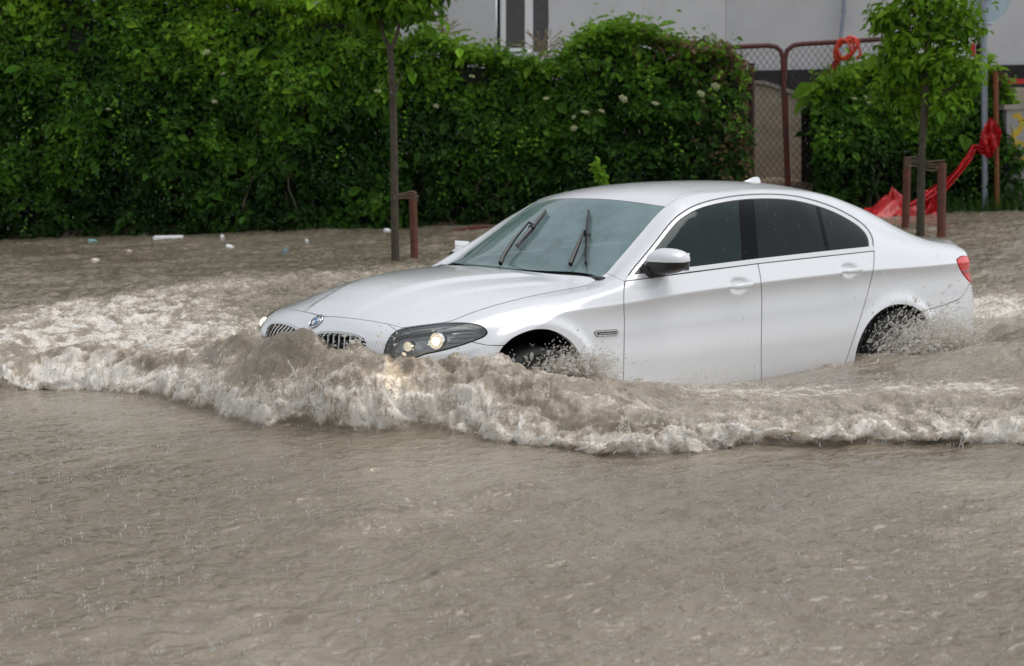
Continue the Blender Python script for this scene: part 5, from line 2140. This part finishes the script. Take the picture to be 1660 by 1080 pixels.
def stake(label, base_px, top_px, r, dep=None):
    b = at_z(*base_px)
    dep = (b - WO) @ WF
    t = at_depth(*top_px, dep)
    mb = MB()
    n = 6
    mb.tube([np.array([b[0], b[1], -.1]) + (b - t) * 0] + [b + (t - b) * k / n for k in range(n + 1)], [r] * (n + 2), 9)
    mb.lathe([(r, 0), (r * .8, .012), (0.0005, .016)], 9, Matrix.Translation(Vector(t)))
    o = mb.build('wooden_stake', WOODR)
    tag(o, label, 'stake', 'stakes tied to the young trees')
    return dep


def tie(label, pts_px, dep, r, turns=3):
    mb = MB()
    for k in range(turns):
        pts = [at_depth(u + RNG.normal(0, .8), v + (k - turns / 2) * 4.5 + RNG.normal(0, .8), dep - .03 + .03 * math.sin(i)) for i, (u, v) in enumerate(pts_px)]
        mb.tube(pts, r, 6, squash=1.5)
    o = mb.build('tree_tie', TWINE)
    tag(o, label, 'tie')


def quad_on(off, corners, back=.1):
    """upright slab through picture corners on the plane off metres behind the hedge foot"""
    return [on_hedge(u, v, off) for u, v in corners], np.array([HN[0], HN[1], 0]) * back


def build_background():
    # ---------------- ground under everything, then the bank behind the fence
    R = 400
    g = mesh_obj('ground', [(-R, -R, -.12), (R, -R, -.12), (R, R, -.12), (-R, R, -.12)], [(0, 1, 2, 3)], DIRT)
    tag(g, kind='structure')
    s = np.linspace(-12, s_at(1800), 160)
    of = np.concatenate([np.linspace(-.9, 6.5, 50)])
    SS, OO = np.meshgrid(s, of, indexing='ij')
    rise = sstep(-.5, .8, OO + .25 * fbm(SS * .6, OO * .6, 2, 5))
    ZZ = .10 + .45 * rise + .06 * fbm(SS * 1.5, OO * 1.5, 4, 6)
    # higher earth where the gate opens
    gs = s_at(1300)
    ZZ += .42 * np.exp(-((SS - gs) / 1.6) ** 2) * sstep(.2, 1.6, OO)
    V = hp(SS, OO, ZZ).reshape(-1, 3)
    ny, nx = SS.shape
    i = np.arange((ny - 1) * nx).reshape(ny - 1, nx)[:, :-1].ravel()
    b = mesh_obj('earth_bank', V, np.stack([i, i + 1, i + nx + 1, i + nx], 1).astype(np.int32), DIRT)
    tag(b, kind='structure')

    # ---------------- hedges
    top_l = [(-330, -60), (-150, -45), (0, -30), (200, -22), (330, -12), (430, -4), (480, 2), (505, 16), (530, 14), (560, 10), (590, 26), (615, 44), (640, 62)]
    hedge('climber_hedge', 'tall dark green leafy hedge wall rising past the top of the picture', top_l, 1400, .088, seed=3, lite=.95, bump=.6,
          blooms=[(335, 85), (362, 120), (348, 165), (176, 177)])
    top_m = [(622, 66), (650, 72), (680, 66), (705, 64), (735, 80), (770, 88), (800, 86), (840, 100), (880, 108), (915, 104), (945, 94)]
    hedge('climber_hedge', 'lower dark green hedge stretch below the white-framed window', top_m, 1400, .085, seed=17, lite=.78, bump=.55,
          blooms=[(612, 148), (765, 124), (707, 172)])

    def dry(P):
        u = proj_world(P)
        return .6 * np.exp(-((u[:, 0] - 1190) / 45) ** 2 - ((u[:, 1] - 100) / 38) ** 2) + .45 * np.exp(-((u[:, 0] - 1110) / 60) ** 2 - ((u[:, 1] - 75) / 22) ** 2) + .4 * np.exp(-((u[:, 0] - 1185) / 40) ** 2 - ((u[:, 1] - 240) / 70) ** 2)
    top_e = [(915, 96), (935, 72), (960, 56), (990, 44), (1020, 48), (1050, 54), (1085, 66), (1110, 74), (1140, 72), (1170, 84), (1190, 94), (1204, 108), (1213, 135)]
    hedge('elder_bush', 'bushy green shrub with cream blossom and dry brown tips beside the gate', top_e, 1250, .090, off0=-.25, seed=29, bump=.7, lite=.78, dry=dry, cat='shrub',
          blooms=[(885, 160), (930, 190), (948, 182), (930, 208), (1136, 152), (1160, 140), (1062, 168), (1010, 160), (975, 180)])

    def dry2(P):
        u = proj_world(P)
        return .7 * np.exp(-((u[:, 0] - 1620) / 22) ** 2 - ((u[:, 1] - 125) / 22) ** 2)
    top_r = [(1322, 170), (1328, 150), (1345, 134), (1375, 122), (1410, 112), (1450, 104), (1490, 102), (1530, 100), (1565, 102), (1595, 110), (1615, 116), (1636, 134), (1656, 165)]
    hedge('vine_bush', 'dark green vine bush smothering the fence right of the gate', top_r, 1300, .088, off0=.0, seed=41, bump=.45, lite=.85, dry=dry2, cat='shrub',
          blooms=[(1385, 160), (1405, 158), (1408, 163)])
    # two shoots standing proud of the right shrub and the lit tuft low on it
    for nm, u0, v0, u1, v1, lab in (('leafy_shoot', 968, 262, 978, 300, 'bright yellow-green shoot hanging low at the end of the hedge'),):
        P = np.array([on_hedge(u0 + (u1 - u0) * t + RNG.normal(0, 3.2), v0 + (v1 - v0) * t + RNG.normal(0, 3), -.85) for t in np.linspace(0, 1, 90)])
        V, F, C = leaf_cloud(P, np.repeat([[-HN[0], -HN[1], .8]], len(P), 0), -.0 + .10 * RNG.lognormal(0, .2, len(P)), green(.85 + RNG.normal(0, .1, len(P))))
        tag(mesh_obj(nm, V, F, LEAF, smooth=False, attrs={'tint': C}), lab, 'plant')
    # dry grass heads over the hedge top by the window
    for (u0, v0, n, w, lab) in ((715, 62, 26, 16, 'tuft of pale dry grass heads left of the window'), (880, 88, 30, 16, 'tuft of straw coloured grass heads in front of the window')):
        mb = MB()
        for k in range(n):
            a = on_hedge(u0 + RNG.normal(0, w * .5), v0 + 6, .7)
            t = on_hedge(u0 + RNG.normal(0, w * 1.3), v0 - RNG.uniform(10, 42), .7)
            m = (a + t) / 2 + np.array([0, 0, .05])
            mb.tube([a, m, t, t + (t - m) * .18 + np.array([0, 0, -.03])], [.004, .004, .012, .003], 4)
        tag(mb.build('dry_grass', pmat('straw_%d' % u0, (.30, .24, .13), .8, var=.3)), lab, 'grass')

    # ---------------- house behind
    house = empty('house', hp(np.array([s_at(1000)]), 6.5, np.array([0.]))[0])
    inv = np.array(house.location)
    OFF = 6.5
    P = lambda u, v, o=OFF: on_hedge(u, v, o) - inv
    back = np.array([HN[0], HN[1], 0])

    def slab(name, mat, px, o, th, parent):
        mb = MB()
        mb.prism([P(u, v, o) for u, v in px], back * th)
        return mb.build(name, mat, parent)
    zt = P(1000, -260)[2]
    def wall_px(u): return [(u, -420)]
    # wall in three stretches, leaving the window open
    zb = .0
    def strip(name, mat, u0, u1, o, th, v_top=-420, v_bot=None):
        a, b_ = P(u0, 40, o), P(u1, 40, o)
        z0 = .45 if v_bot is None else None
        mb = MB()
        z_top = [P(u0, v_top, o)[2], P(u1, v_top, o)[2]]
        z_bot = [z0, z0] if v_bot is None else [P(u0, v_bot, o)[2], P(u1, v_bot, o)[2]]
        mb.prism([(a[0], a[1], z_bot[0]), (b_[0], b_[1], z_bot[1]), (b_[0], b_[1], z_top[1]), (a[0], a[1], z_top[0])], back * th)
        return mb.build(name, mat, parent=house)
    strip('wall', PLASTER, -700, 700, OFF + .25, .3)
    strip('wall', PLASTER, 700.5, 805, OFF, .3)
    strip('wall', PLASTER2, 890, 1176, OFF, .3)
    strip('wall', PLASTER, 1176.5, 2300, OFF + .06, .3)
    wl = strip('wall_below_window', PLASTER, 805, 890, OFF, .3, v_top=84)
    # dark plinth, proud of the wall
    mb = MB()
    a, b_ = P(930, 122, OFF - .05), P(2300, 90, OFF - .05)
    mb.prism([(a[0], a[1], .3), (b_[0], b_[1], .3), (b_[0], b_[1], P(2300, 90.5, OFF - .05)[2]), (a[0], a[1], P(930, 121, OFF - .05)[2])], back * .1)
    mb.build('plinth', PLINTH, house)
    # window
    win = slab('window', WFRAME, [(811, 82), (820, 82), (820, -420), (811, -420)], OFF + .05, .08, house)
    win['label'] = 'tall window with white frame bars and dark panes'
    for px in ([(851, 82), (864, 82), (864, -420), (851, -420)], [(820, 84), (851, 84), (851, 78), (820, 78)]):
        slab('window_bar', WFRAME, px, OFF + .052, .08, win)
    slab('pane', WGLASS, [(806, 84), (851, 84), (851, -420), (806, -420)], OFF + .16, .02, win)
    slab('pane', WGLASS, [(864, 84), (889, 84), (889, -420), (864, -420)], OFF + .155, .02, win)
    slab('reveal', PLINTH, [(805.5, 84), (811, 84), (811, -420), (805.5, -420)], OFF + .03, .05, win)
    # soffit so the wall ends properly above the picture, and a flat roof
    za = P(700, -420)[2]
    mb = MB()
    a, b_ = P(-700, 0, OFF - .5), P(2300, 0, OFF - .5)
    mb.prism([(a[0], a[1], za + .0), (b_[0], b_[1], za), (b_[0] + back[0] * 7, b_[1] + back[1] * 7, za), (a[0] + back[0] * 7, a[1] + back[1] * 7, za)], (0, 0, .3))
    mb.build('roof', PLINTH, house)
    mb = MB()
    mb.tube([P(716, 70, OFF - .06), P(717, -420, OFF - .06)], .035, 8)
    mb.build('cable_pipe', PLINTH, house)
    mb = MB()
    mb.tube([P(1358, 112, OFF - .14), P(1363, 62, OFF - .14), P(1368, 20, OFF - .10), P(1369, -420, OFF - .10)], .045, 10)
    mb.lathe([(.06, -.03), (.06, .03)], 10, Matrix.Translation(Vector(P(1368, 17, OFF - .10))))
    mb.build('downpipe', GALV, house)
    tag(house, 'grey rendered house with dark plinth behind the hedge', 'house')

    # ---------------- concrete ramp wall
    mb = MB()
    w0 = 2.6
    px = [(1222, 292), (1222, 132), (1240, 134), (1306, 158), (1330, 168), (1335, 296)]
    mb.prism([on_hedge(u, v, w0) for u, v in px], np.array([HN[0], HN[1], 0]) * .25)
    rw = mb.build('ramp_wall', CONC)
    mb = MB()
    px = [(1218, 130), (1240, 131), (1308, 154), (1334, 166), (1334, 172), (1306, 161), (1240, 137), (1218, 135)]
    mb.prism([on_hedge(u, v, w0 - .05) for u, v in px], np.array([HN[0], HN[1], 0]) * .35)
    mb.build('coping', CONCTOP, rw)
    tag(rw, 'sloping raw concrete ramp wall behind the red gate', 'wall')

    # ---------------- gate of red tubes and chain link
    GO = .55

    def gp(u, v): return on_hedge(u, v, GO)

    def link(parent, px_poly, cell=.085):
        """diamond wire in the plane of the gate, clipped to an outline in the gate's own plane"""
        q = [gp(u, v) for u, v in px_poly]
        s_ = np.array([(p[:2] - HA) @ HD for p in q])
        z_ = np.array([p[2] for p in q])
        poly = list(zip(s_, z_))
        mb = MB()
        for sg in (1, -1):
            hw_ = 1.35 * (s_.max() - s_.min()) / 2
            for c in np.arange(z_.min() - hw_, z_.max() + hw_, cell * 1.75):
                # z = sg * 1.5 * (s - sm) + c: find the inside run
                ss = np.linspace(s_.min(), s_.max(), 260)
                zz = sg * 1.35 * (ss - s_.mean()) + c - (-sg) * 0
                ins = in_poly(ss, zz, poly)
                j = np.where(ins)[0]
                if len(j) < 3: continue
                runs = np.split(j, np.where(np.diff(j) > 1)[0] + 1)
                for r_ in runs:
                    if len(r_) < 3: continue
                    a, b2 = r_[0], r_[-1]
                    mb.tube([hp(ss[a], GO, zz[a]), hp((ss[a] + ss[b2]) / 2, GO + .015, (zz[a] + zz[b2]) / 2), hp(ss[b2], GO, zz[b2])], .0042, 4, False)
        return mb.build('wire_mesh', WIRE, parent)

    g1 = MB().tube([gp(u, v) for u, v in ((1165, 78), (1200, 76), (1245, 74), (1258, 76), (1266, 83), (1269, 95), (1271, 160), (1274, 240), (1278, 345))], .042, 8).build('gate_leaf', RUST)
    tag(g1, 'left leaf of the red tube gate with chain link, beside the shrub', 'gate', 'red tube gate leaves')
    link(g1, [(1170, 80), (1262, 78), (1270, 120), (1277, 330), (1190, 335)])
    g2 = MB().tube([gp(u, v) for u, v in ((1272, 130), (1273, 95), (1276, 82), (1286, 74), (1300, 71.5), (1360, 68), (1440, 63), (1590, 56))], .042, 8).build('gate_leaf', RUST)
    g2b = MB().tube([gp(u, v) for u, v in ((1274, 150), (1276, 240), (1281, 345))], .036, 8).build('gate_stile', RUST, g2)
    tag(g2, 'right leaf of the red tube gate, half swallowed by the vine bush', 'gate', 'red tube gate leaves')
    link(g2, [(1280, 80), (1300, 75), (1430, 67), (1430, 200), (1330, 330), (1284, 335)])
    for (u, vt, vb, r, lab, mat) in ((1218, 105, 330, .055, 'dark rusty fence post between shrub and gate', RUST), (1321, 150, 330, .042, 'thin rusty post at the left edge of the vine bush', RUST)):
        mb = MB()
        a, t = on_hedge(u, vb, GO), on_hedge(u, vt, GO)
        mb.tube([(a[0], a[1], .2), a, (a + t) / 2, t], r, 8)
        mb.lathe([(r * 1.15, -.01), (r * 1.15, .02), (.001, .03)], 8, Matrix.Translation(Vector(t)))
        tag(mb.build('fence_post', pmat('post_paint_%d' % u, (.055, .022, .02), .7, var=.4, vscale=8)), lab, 'post')
    # coil of orange red hose over the rail
    mb = MB()
    for k in range(4):
        ru, rv = 13 + 2.4 * k + RNG.normal(0, .8), 16 + 1.5 * k
        pts = [on_hedge(1371 + ru * math.cos(a + .2 * k) * (.92 + .13 * math.sin(2 * a + k)) + 1.5 * k - 3, 79 + rv * math.sin(a) * (.9 + .12 * math.cos(3 * a + 2 * k)), GO - .09 + .02 * k) for a in np.linspace(0, 6.283, 30)]
        mb.tube(pts, .024, 7, False)
    mb.tube([on_hedge(u, v, GO - .12) for u, v in ((1385, 66), (1392, 76), (1396, 88), (1388, 96))], .022, 7)
    o = mb.build('hose_coil', ORANGER)
    tag(o, 'coil of orange-red hose hung over the gate rail', 'hose')
    mb = MB()
    mb.tube([on_hedge(u, v, GO + .05) for u, v in ((1360, 94), (1354, 104), (1346, 118), (1340, 130))], [.05, .06, .05, .03], 8, squash=.4)
    tag(mb.build('red_rag', REDNET), 'strip of dark red cloth hanging from the hose coil', 'cloth')

    # ---------------- street trees with stakes and ties
    _, dep = sapling('young_tree', 'slim forked young tree in the flood in front of the hedge', (641, 425), [(640, 350), (639, 250), (637, 160), (634, 100), (632, 78)], .052, .036,
                     [[(632, 80, 0), (622, 58, .05), (617, 30, .1), (613, -10, .15), (608, -70, .2)], [(634, 84, 0), (645, 50, -.1), (650, 15, -.15), (654, -40, -.2)], [(636, 200, 0), (640, 150, -.05), (652, 120, -.1)],
                      [(650, 20, -.15), (675, 0, -.2), (690, -30, -.3)]],
                     [(630, -95, 0, 115, 100, .50), (590, -14, 0, 48, 34, .12), (670, -6, -.2, 46, 34, .13), (635, 10, .2, 55, 22, .10), (560, -30, 0, 40, 30, .08), (700, -30, 0, 40, 34, .08)], 2300, .14, .78)
    d2 = stake('single red-brown stake beside the forked young tree', (672, 421), (669, 312), .048)
    tie('frayed tie band joining the forked tree to its single stake', [(636, 322), (650, 320), (668, 318), (676, 322)], dep, .012)
    _, dep = sapling('young_tree', 'leafy young tree between two stakes right of the car', (1492, 383), [(1493, 300), (1495, 230), (1499, 170), (1502, 110), (1504, 40), (1505, -60)], .062, .030,
                     [[(1500, 150, 0), (1480, 110, .1), (1455, 80, .1), (1432, 40, .1)], [(1502, 110, 0), (1525, 70, -.1), (1560, 40, -.1)], [(1504, 60, 0), (1480, 20, 0), (1465, -30, 0)], [(1498, 180, 0), (1530, 150, 0), (1560, 130, 0)]],
                     [(1505, 0, 0, 88, 62, .26), (1440, 28, 0, 34, 26, .07), (1462, 62, 0, 38, 32, .09), (1550, 40, 0, 46, 42, .13), (1520, 100, 0, 58, 46, .16), (1570, 120, .1, 30, 32, .06), (1470, 112, .1, 34, 34, .08), (1500, -90, 0, 110, 70, .25),
                      (1535, 165, 0, 40, 30, .07), (1442, 82, 0, 22, 22, .03), (1490, 165, .4, 46, 40, .09), (1440, 140, .4, 34, 30, .06)], 3300, .11, .85)
    stake('red-brown stake left of the leafy young tree trunk', (1468, 372), (1471, 256), .055)
    stake('red-brown stake right of the leafy young tree trunk', (1526, 386), (1527, 266), .055)
    tie('grey tie band looped across the two stakes and the trunk', [(1468, 264), (1482, 264), (1494, 268), (1510, 272), (1530, 270)], dep, .014, 4)

    # ---------------- sign post, red board, orange post, cabinet
    so = -.15
    sp = empty('sign_post', on_hedge(1597, 345, so))
    inv2 = np.array(sp.location)
    mb = MB()
    a, t = on_hedge(1597, 345, so), on_hedge(1593, -160, so)
    mb.tube([np.array([a[0], a[1], 0]) - inv2, a - inv2, t - inv2], .055, 12)
    mb.build('pole', GALV, sp)
    c = on_hedge(1601, -2, so - .0) - inv2 + np.array([HN[0], HN[1], 0]) * .10
    z = Vector((-HN[0], -HN[1], 0))
    R = z.to_track_quat('Z', 'Y').to_matrix().to_4x4()
    mb = MB()
    mb.lathe([(.0005, .0), (.395, .0), (.41, .012), (.41, -.02), (.0005, -.02)], 48, Matrix.Translation(Vector(c)) @ R)
    mb.build('sign_disc', SIGNB, sp)
    mb = MB()
    for v in (40, 0, -25):
        q = on_hedge(1597, v, so) - inv2
        mb.lathe([(.068, -.02), (.068, .02)], 12, Matrix.Translation(Vector(q)))
        mb.box(Vector(q) + Vector((HD[0] * .09, HD[1] * .09, 0)), (.06, .03, .03))
    mb.build('clamp', GALV, sp)
    tag(sp, 'galvanised post carrying a round sign seen from behind', 'sign')
    mb = MB()
    mb.prism([on_hedge(u, v, .2) for u, v in ((1574, 70), (1581, 70), (1581, 92), (1574, 92))], np.array([HN[0], HN[1], 0]) * .05)
    tag(mb.build('red_plate', REDNET), 'small red plate beside the sign post', 'plate')
    mb = MB()
    mb.tube([on_hedge(u, v, .35) for u, v in ((1588, 45), (1587, 100), (1586, 340))], .035, 8)
    mb.box(on_hedge(1590, 80, .33), (.16, .10, .16))
    tag(mb.build('fence_post', pmat('black_post', (.02, .012, .012), .7)), 'thin black post with a box close behind the sign post', 'post')
    mb = MB()
    mb.tube([on_hedge(u, v, -.30) for u, v in ((1617, 340), (1616, 300), (1615, 200), (1614, 118))], .042, 8)
    tag(mb.build('marker_post', ORANGEP), 'rusty orange post holding the red net by the cabinet', 'post')
    mb = MB()
    mb.prism([on_hedge(u, v, 1.2) for u, v in ((1636, 128), (1900, 122), (1900, 133), (1636, 136))], np.array([HN[0], HN[1], 0]) * .12)
    tag(mb.build('red_rail', REDNET), 'red rail at the right edge above the cabinet', 'rail')
    mb = MB()
    mb.prism([on_hedge(u, v, .95) for u, v in ((1600, 345), (1950, 330), (1950, 140), (1640, 142), (1600, 150))], np.array([HN[0], HN[1], 0]) * .2)
    tag(mb.build('garden_wall', CONC), 'low weathered wall behind the grey cabinet', 'wall')
    cab = MB()
    cab.prism([on_hedge(u, v, -.10) for u, v in ((1632, 312), (1790, 306), (1790, 172), (1632, 178))], np.array([HN[0], HN[1], 0]) * .5)
    co = cab.build('utility_cabinet', CABG)
    mb = MB()
    mb.prism([on_hedge(u, v, -.16) for u, v in ((1628, 178), (1794, 172), (1794, 164), (1628, 170))], np.array([HN[0], HN[1], 0]) * .62)
    mb.build('cabinet_lid', CONCTOP, co)
    mb = MB()
    mb.prism([on_hedge(u, v, -.14) for u, v in ((1630, 345), (1792, 338), (1792, 306), (1630, 312))], np.array([HN[0], HN[1], 0]) * .58)
    mb.build('cabinet_base', CONC, co)
    mb = MB()
    for (pts, r) in ((((1642, 190), (1650, 186), (1658, 200), (1650, 215), (1640, 222)), .05), (((1640, 240), (1652, 230), (1662, 236), (1672, 226)), .045), (((1648, 262), (1655, 250), (1662, 268), (1668, 285)), .035),
                     (((1668, 200), (1690, 195), (1700, 215), (1680, 232)), .05), (((1643, 205), (1648, 235), (1645, 265)), .03)):
        mb.tube([on_hedge(u, v, -.103) for u, v in pts], r, 4, squash=.06)
    mb.build('yellow_scrawl', YELLOW, co)
    mb = MB()
    mb.prism([on_hedge(u, v, -.115) for u, v in ((1631, 278), (1637, 278), (1637, 252), (1631, 252))], np.array([HN[0], HN[1], 0]) * .02)
    mb.build('cabinet_lock', PLINTH, co)
    tag(co, 'grey utility cabinet with yellow scrawl at the right edge', 'cabinet')

    # ---------------- red plastic net: bundle on the post, twisted strap, heap in the water
    def ribbon(path, name, label, cat, wid, no=22, crump=.05, parent=None):
        pts = np.array([on_hedge(u, v, o) for u, v, o in path])
        t = np.linspace(0, len(pts) - 1, no)
        i = np.clip(t.astype(int), 0, len(pts) - 2)
        f = (t - i)[:, None]
        C_ = pts[i] * (1 - f) + pts[i + 1] * f
        Wd = np.interp(t, range(len(pts)), wid)
        nu = 22
        V = []
        for k in range(no):
            tg = C_[min(k + 1, no - 1)] - C_[max(k - 1, 0)]
            tg /= np.linalg.norm(tg) + 1e-9
            sd = np.cross(tg, np.array([-HN[0], -HN[1], 0]))
            sd /= np.linalg.norm(sd) + 1e-9
            for j in range(nu):
                a = (j / (nu - 1) - .5)
                fo = perlin(np.array([a * 7 + .2]), np.array([k * .28]), 71)[0]
                V.append(C_[k] + sd * a * Wd[k] + np.array([-HN[0], -HN[1], 0]) * (fo * crump * 2 + .05 * math.sin(a * 14 + k * .3)) + np.array([0, 0, fo * crump * .4]))
        F = [(k * nu + j, k * nu + j + 1, (k + 1) * nu + j + 1, (k + 1) * nu + j) for k in range(no - 1) for j in range(nu - 1)]
        o = mesh_obj(name, np.array(V), F, REDNET, parent)
        if label: tag(o, label, cat)
        return o
    r = ribbon([(1606, 192, -.55), (1606, 205, -.6), (1605, 225, -.62), (1604, 244, -.6), (1602, 256, -.5)], 'red_net', 'bright red plastic net bunched on the orange post and trailing into the water', 'net', [.06, .24, .34, .26, .05], 26, .07)
    ribbon([(1604, 248, -.55), (1592, 245, -.6), (1580, 238, -.6), (1572, 256, -.65), (1556, 276, -.72), (1538, 294, -.78), (1522, 308, -.85), (1500, 322, -.95), (1470, 336, -1.1)], 'net_strap', None, None, [.08, .12, .10, .12, .13, .15, .18, .12, .08], 40, .03, r)
    ribbon([(1520, 300, -.86), (1512, 318, -.86), (1500, 338, -.9), (1492, 346, -.95)], 'net_flap', None, None, [.10, .34, .30, .12], 20, .05, r)
    # heap
    hc = at_z(1446, 349)
    n_ = 46
    V, F = [], []
    for a in range(n_):
        for b2 in range(14):
            rr = b2 / 13
            an = a / n_ * 6.283
            wob = 1 + .35 * math.sin(an * 3 + 1) * rr
            x_ = math.cos(an) * rr * .62 * wob
            y_ = math.sin(an) * rr * .34 * wob
            zz = .36 * (1 - rr ** .8) * (1 + .3 * math.sin(an * 5 + rr * 9)) + .05 * math.sin(an * 11 + rr * 7)
            V.append(hc + np.array([HD[0] * x_ + HN[0] * y_, HD[1] * x_ + HN[1] * y_, max(-.05, zz * 1.0 - .02)]))
            if b2 < 13: F.append((a * 14 + b2, ((a + 1) % n_) * 14 + b2, ((a + 1) % n_) * 14 + b2 + 1, a * 14 + b2 + 1))
    h = mesh_obj('net_heap', np.array(V), F, REDNET, r)
    # red strip floating by the hedge, left of the windscreen
    mb = MB()
    pts = [at_z(u, v, WATER + .03) for u, v in ((735, 374), (752, 372), (768, 370), (784, 368), (800, 367))]
    mb.tube(pts, [.012, .03, .035, .03, .012], 7, squash=.5)
    tag(mb.build('red_strip', RUST), 'dark red plastic strip floating at the hedge foot left of the windscreen', 'litter')

    # ---------------- floating litter
    def board(u, v, w, d, h_, rz, mat, name, label, cat):
        p = at_z(u, v)
        mb = MB()
        mb.box((0, 0, 0), (w, d, h_), None, min(h_ * .3, .01))
        o = mb.build(name, mat)
        o.location = (p[0], p[1], WATER + h_ * .25)
        o.rotation_euler = (RNG.normal(0, .04), RNG.normal(0, .04), math.atan2(HD[1], HD[0]) + rz)
        tag(o, label, cat)
    board(273, 387, .46, .22, .055, .1, WHITEFOAM, 'foam_board', 'long white foam board floating at the hedge foot', 'litter')

    def bottle(u, v, L, r_, mat, rz, name, label, cat):
        p = at_z(u, v)
        mb = MB()
        mb.lathe([(.0005, -L * .5), (r_ * .8, -L * .5), (r_, -L * .44), (r_, L * .15), (r_ * .75, L * .27), (r_ * .34, L * .36), (r_ * .34, L * .46), (r_ * .42, L * .465), (r_ * .42, L * .5), (.0005, L * .5)], 14,
                 Matrix.Rotation(math.pi / 2, 4, 'Y'))
        o = mb.build(name, mat)
        o.location = (p[0], p[1], WATER + r_ * .35)
        o.rotation_euler = (0, RNG.normal(0, .12), rz)
        tag(o, label, cat)
    bottle(151, 392, .17, .03, TEALP, .3, 'plastic_bottle', 'teal plastic bottle floating under the tall hedge, leftmost piece of litter', 'litter')
    bottle(361, 385, .11, .028, WHITEFOAM, .9, 'plastic_cup', 'white cup floating at the hedge foot right of the foam board', 'litter')
    bottle(373, 402, .12, .034, WHITEFOAM, -.4, 'plastic_cup', 'white tub floating in open water below the foam board', 'litter')
    bottle(155, 424, .11, .032, CREAMP, .2, 'plastic_cup', 'cream tub floating far left, nearest to the wave', 'litter')
    bottle(463, 408, .16, .032, BLUEP, .5, 'plastic_bottle', 'dull blue bottle floating left of the forked tree', 'litter')
    bottle(497, 391, .10, .024, WHITEFOAM, 1.2, 'plastic_cup', 'small white cup floating between blue bottle and forked tree', 'litter')
    bottle(628, 375, .13, .035, WHITEFOAM, .2, 'plastic_bag', 'white scrap at the hedge foot beside the forked tree trunk', 'litter')
    bottle(1478, 334, .34, .06, WHITEFOAM, .1, 'plastic_bottle', 'white bottle caught in the red net between the stakes', 'litter')
    bottle(210, 408, .07, .02, CREAMP, .1, 'plastic_cup', 'tiny cream scrap afloat below the foam board, left of the white tub', 'litter')

    # ---------------- rough grass at the foot of the vine bush
    n = 900
    s_ = s_at(1690) - np.abs(RNG.normal(0, 1.1, n))
    o_ = RNG.uniform(-.55, .35, n)
    b_ = hp(s_, o_, np.full(n, .34))
    h_ = RNG.lognormal(math.log(.28), .4, n)
    lean = RNG.normal(0, .10, (n, 3)) * np.array([1, 1, 0])
    w_ = np.array([HD[0], HD[1], 0]) * .008
    t_ = b_ + lean + np.array([0, 0, 1]) * h_[:, None]
    V = np.stack([b_ - w_, b_ + w_, t_], 1).reshape(-1, 3)
    k = green(np.clip(.16 + RNG.normal(0, .15, n), 0, 1))
    o = mesh_obj('grass', V, np.arange(3 * n, dtype=np.int32).reshape(-1, 3), GRASS, smooth=False, attrs={'tint': np.repeat(k, 3, 0)})
    tag(o, 'rough grass along the foot of the vine bush and cabinet', 'grass', kind='stuff')
# ================================================================== light, camera
def setup_light():
    w = bpy.data.worlds.new('World')
    SC.world = w
    w.use_nodes = True
    nt = w.node_tree
    bg = nt.nodes['Background']
    sky = nt.nodes.new('ShaderNodeTexSky')
    sky.sky_type = 'NISHITA'
    sky.sun_disc = False
    sky.sun_elevation = math.radians(ELEV)
    sky.sun_rotation = math.radians(SUN_ROT)
    sky.air_density = 1.0
    sky.dust_density = 1.0
    sky.ozone_density = 1.0
    hs = nt.nodes.new('ShaderNodeHueSaturation')
    hs.inputs['Saturation'].default_value = .18
    nt.links.new(sky.outputs[0], hs.inputs['Color'])
    nt.links.new(hs.outputs[0], bg.inputs['Color'])
    bg.inputs['Strength'].default_value = SKY
    L = bpy.data.lights.new('sun', 'SUN')
    L.energy = SUN
    L.angle = math.radians(40)
    L.color = (1.0, .97, .93)
    o = bpy.data.objects.new('sun', L)
    COL.objects.link(o)
    el, ro = math.radians(ELEV), math.radians(SUN_ROT)
    # Nishita: rotation 0 looks along +Y, turning towards +X
    d = Vector((math.sin(ro) * math.cos(el), math.cos(ro) * math.cos(el), math.sin(el)))
    o.rotation_euler = d.to_track_quat('Z', 'Y').to_euler()


SKY, SUN, SUN_ROT, ELEV = .165, 1.35, 122, 66


def setup_camera():
    cam = bpy.data.cameras.new('camera')
    cam.sensor_width = 36
    cam.lens = FPX * 36 / W
    cam.clip_end = 2000
    cam.clip_start = .05
    cam.dof.use_dof = True
    cam.dof.focus_distance = 6.7
    cam.dof.aperture_fstop = 3.6
    o = bpy.data.objects.new('camera', cam)
    COL.objects.link(o)
    m = Matrix(((WR[0], WU[0], -WF[0], WO[0]), (WR[1], WU[1], -WF[1], WO[1]), (WR[2], WU[2], -WF[2], WO[2]), (0, 0, 0, 1)))
    o.matrix_world = m
    SC.camera = o
    SC.view_settings.view_transform = 'Standard'
    SC.view_settings.look = 'None'
    SC.view_settings.exposure = 0
    SC.view_settings.gamma = 1
    SC.cycles.max_bounces = 6
    SC.cycles.transparent_max_bounces = 16
    SC.cycles.use_denoising = True
setup_light()
setup_camera()
build_car()
build_driver()
_W = build_water()
build_spray(*_W)
build_rain(*_W[:3])
build_background()
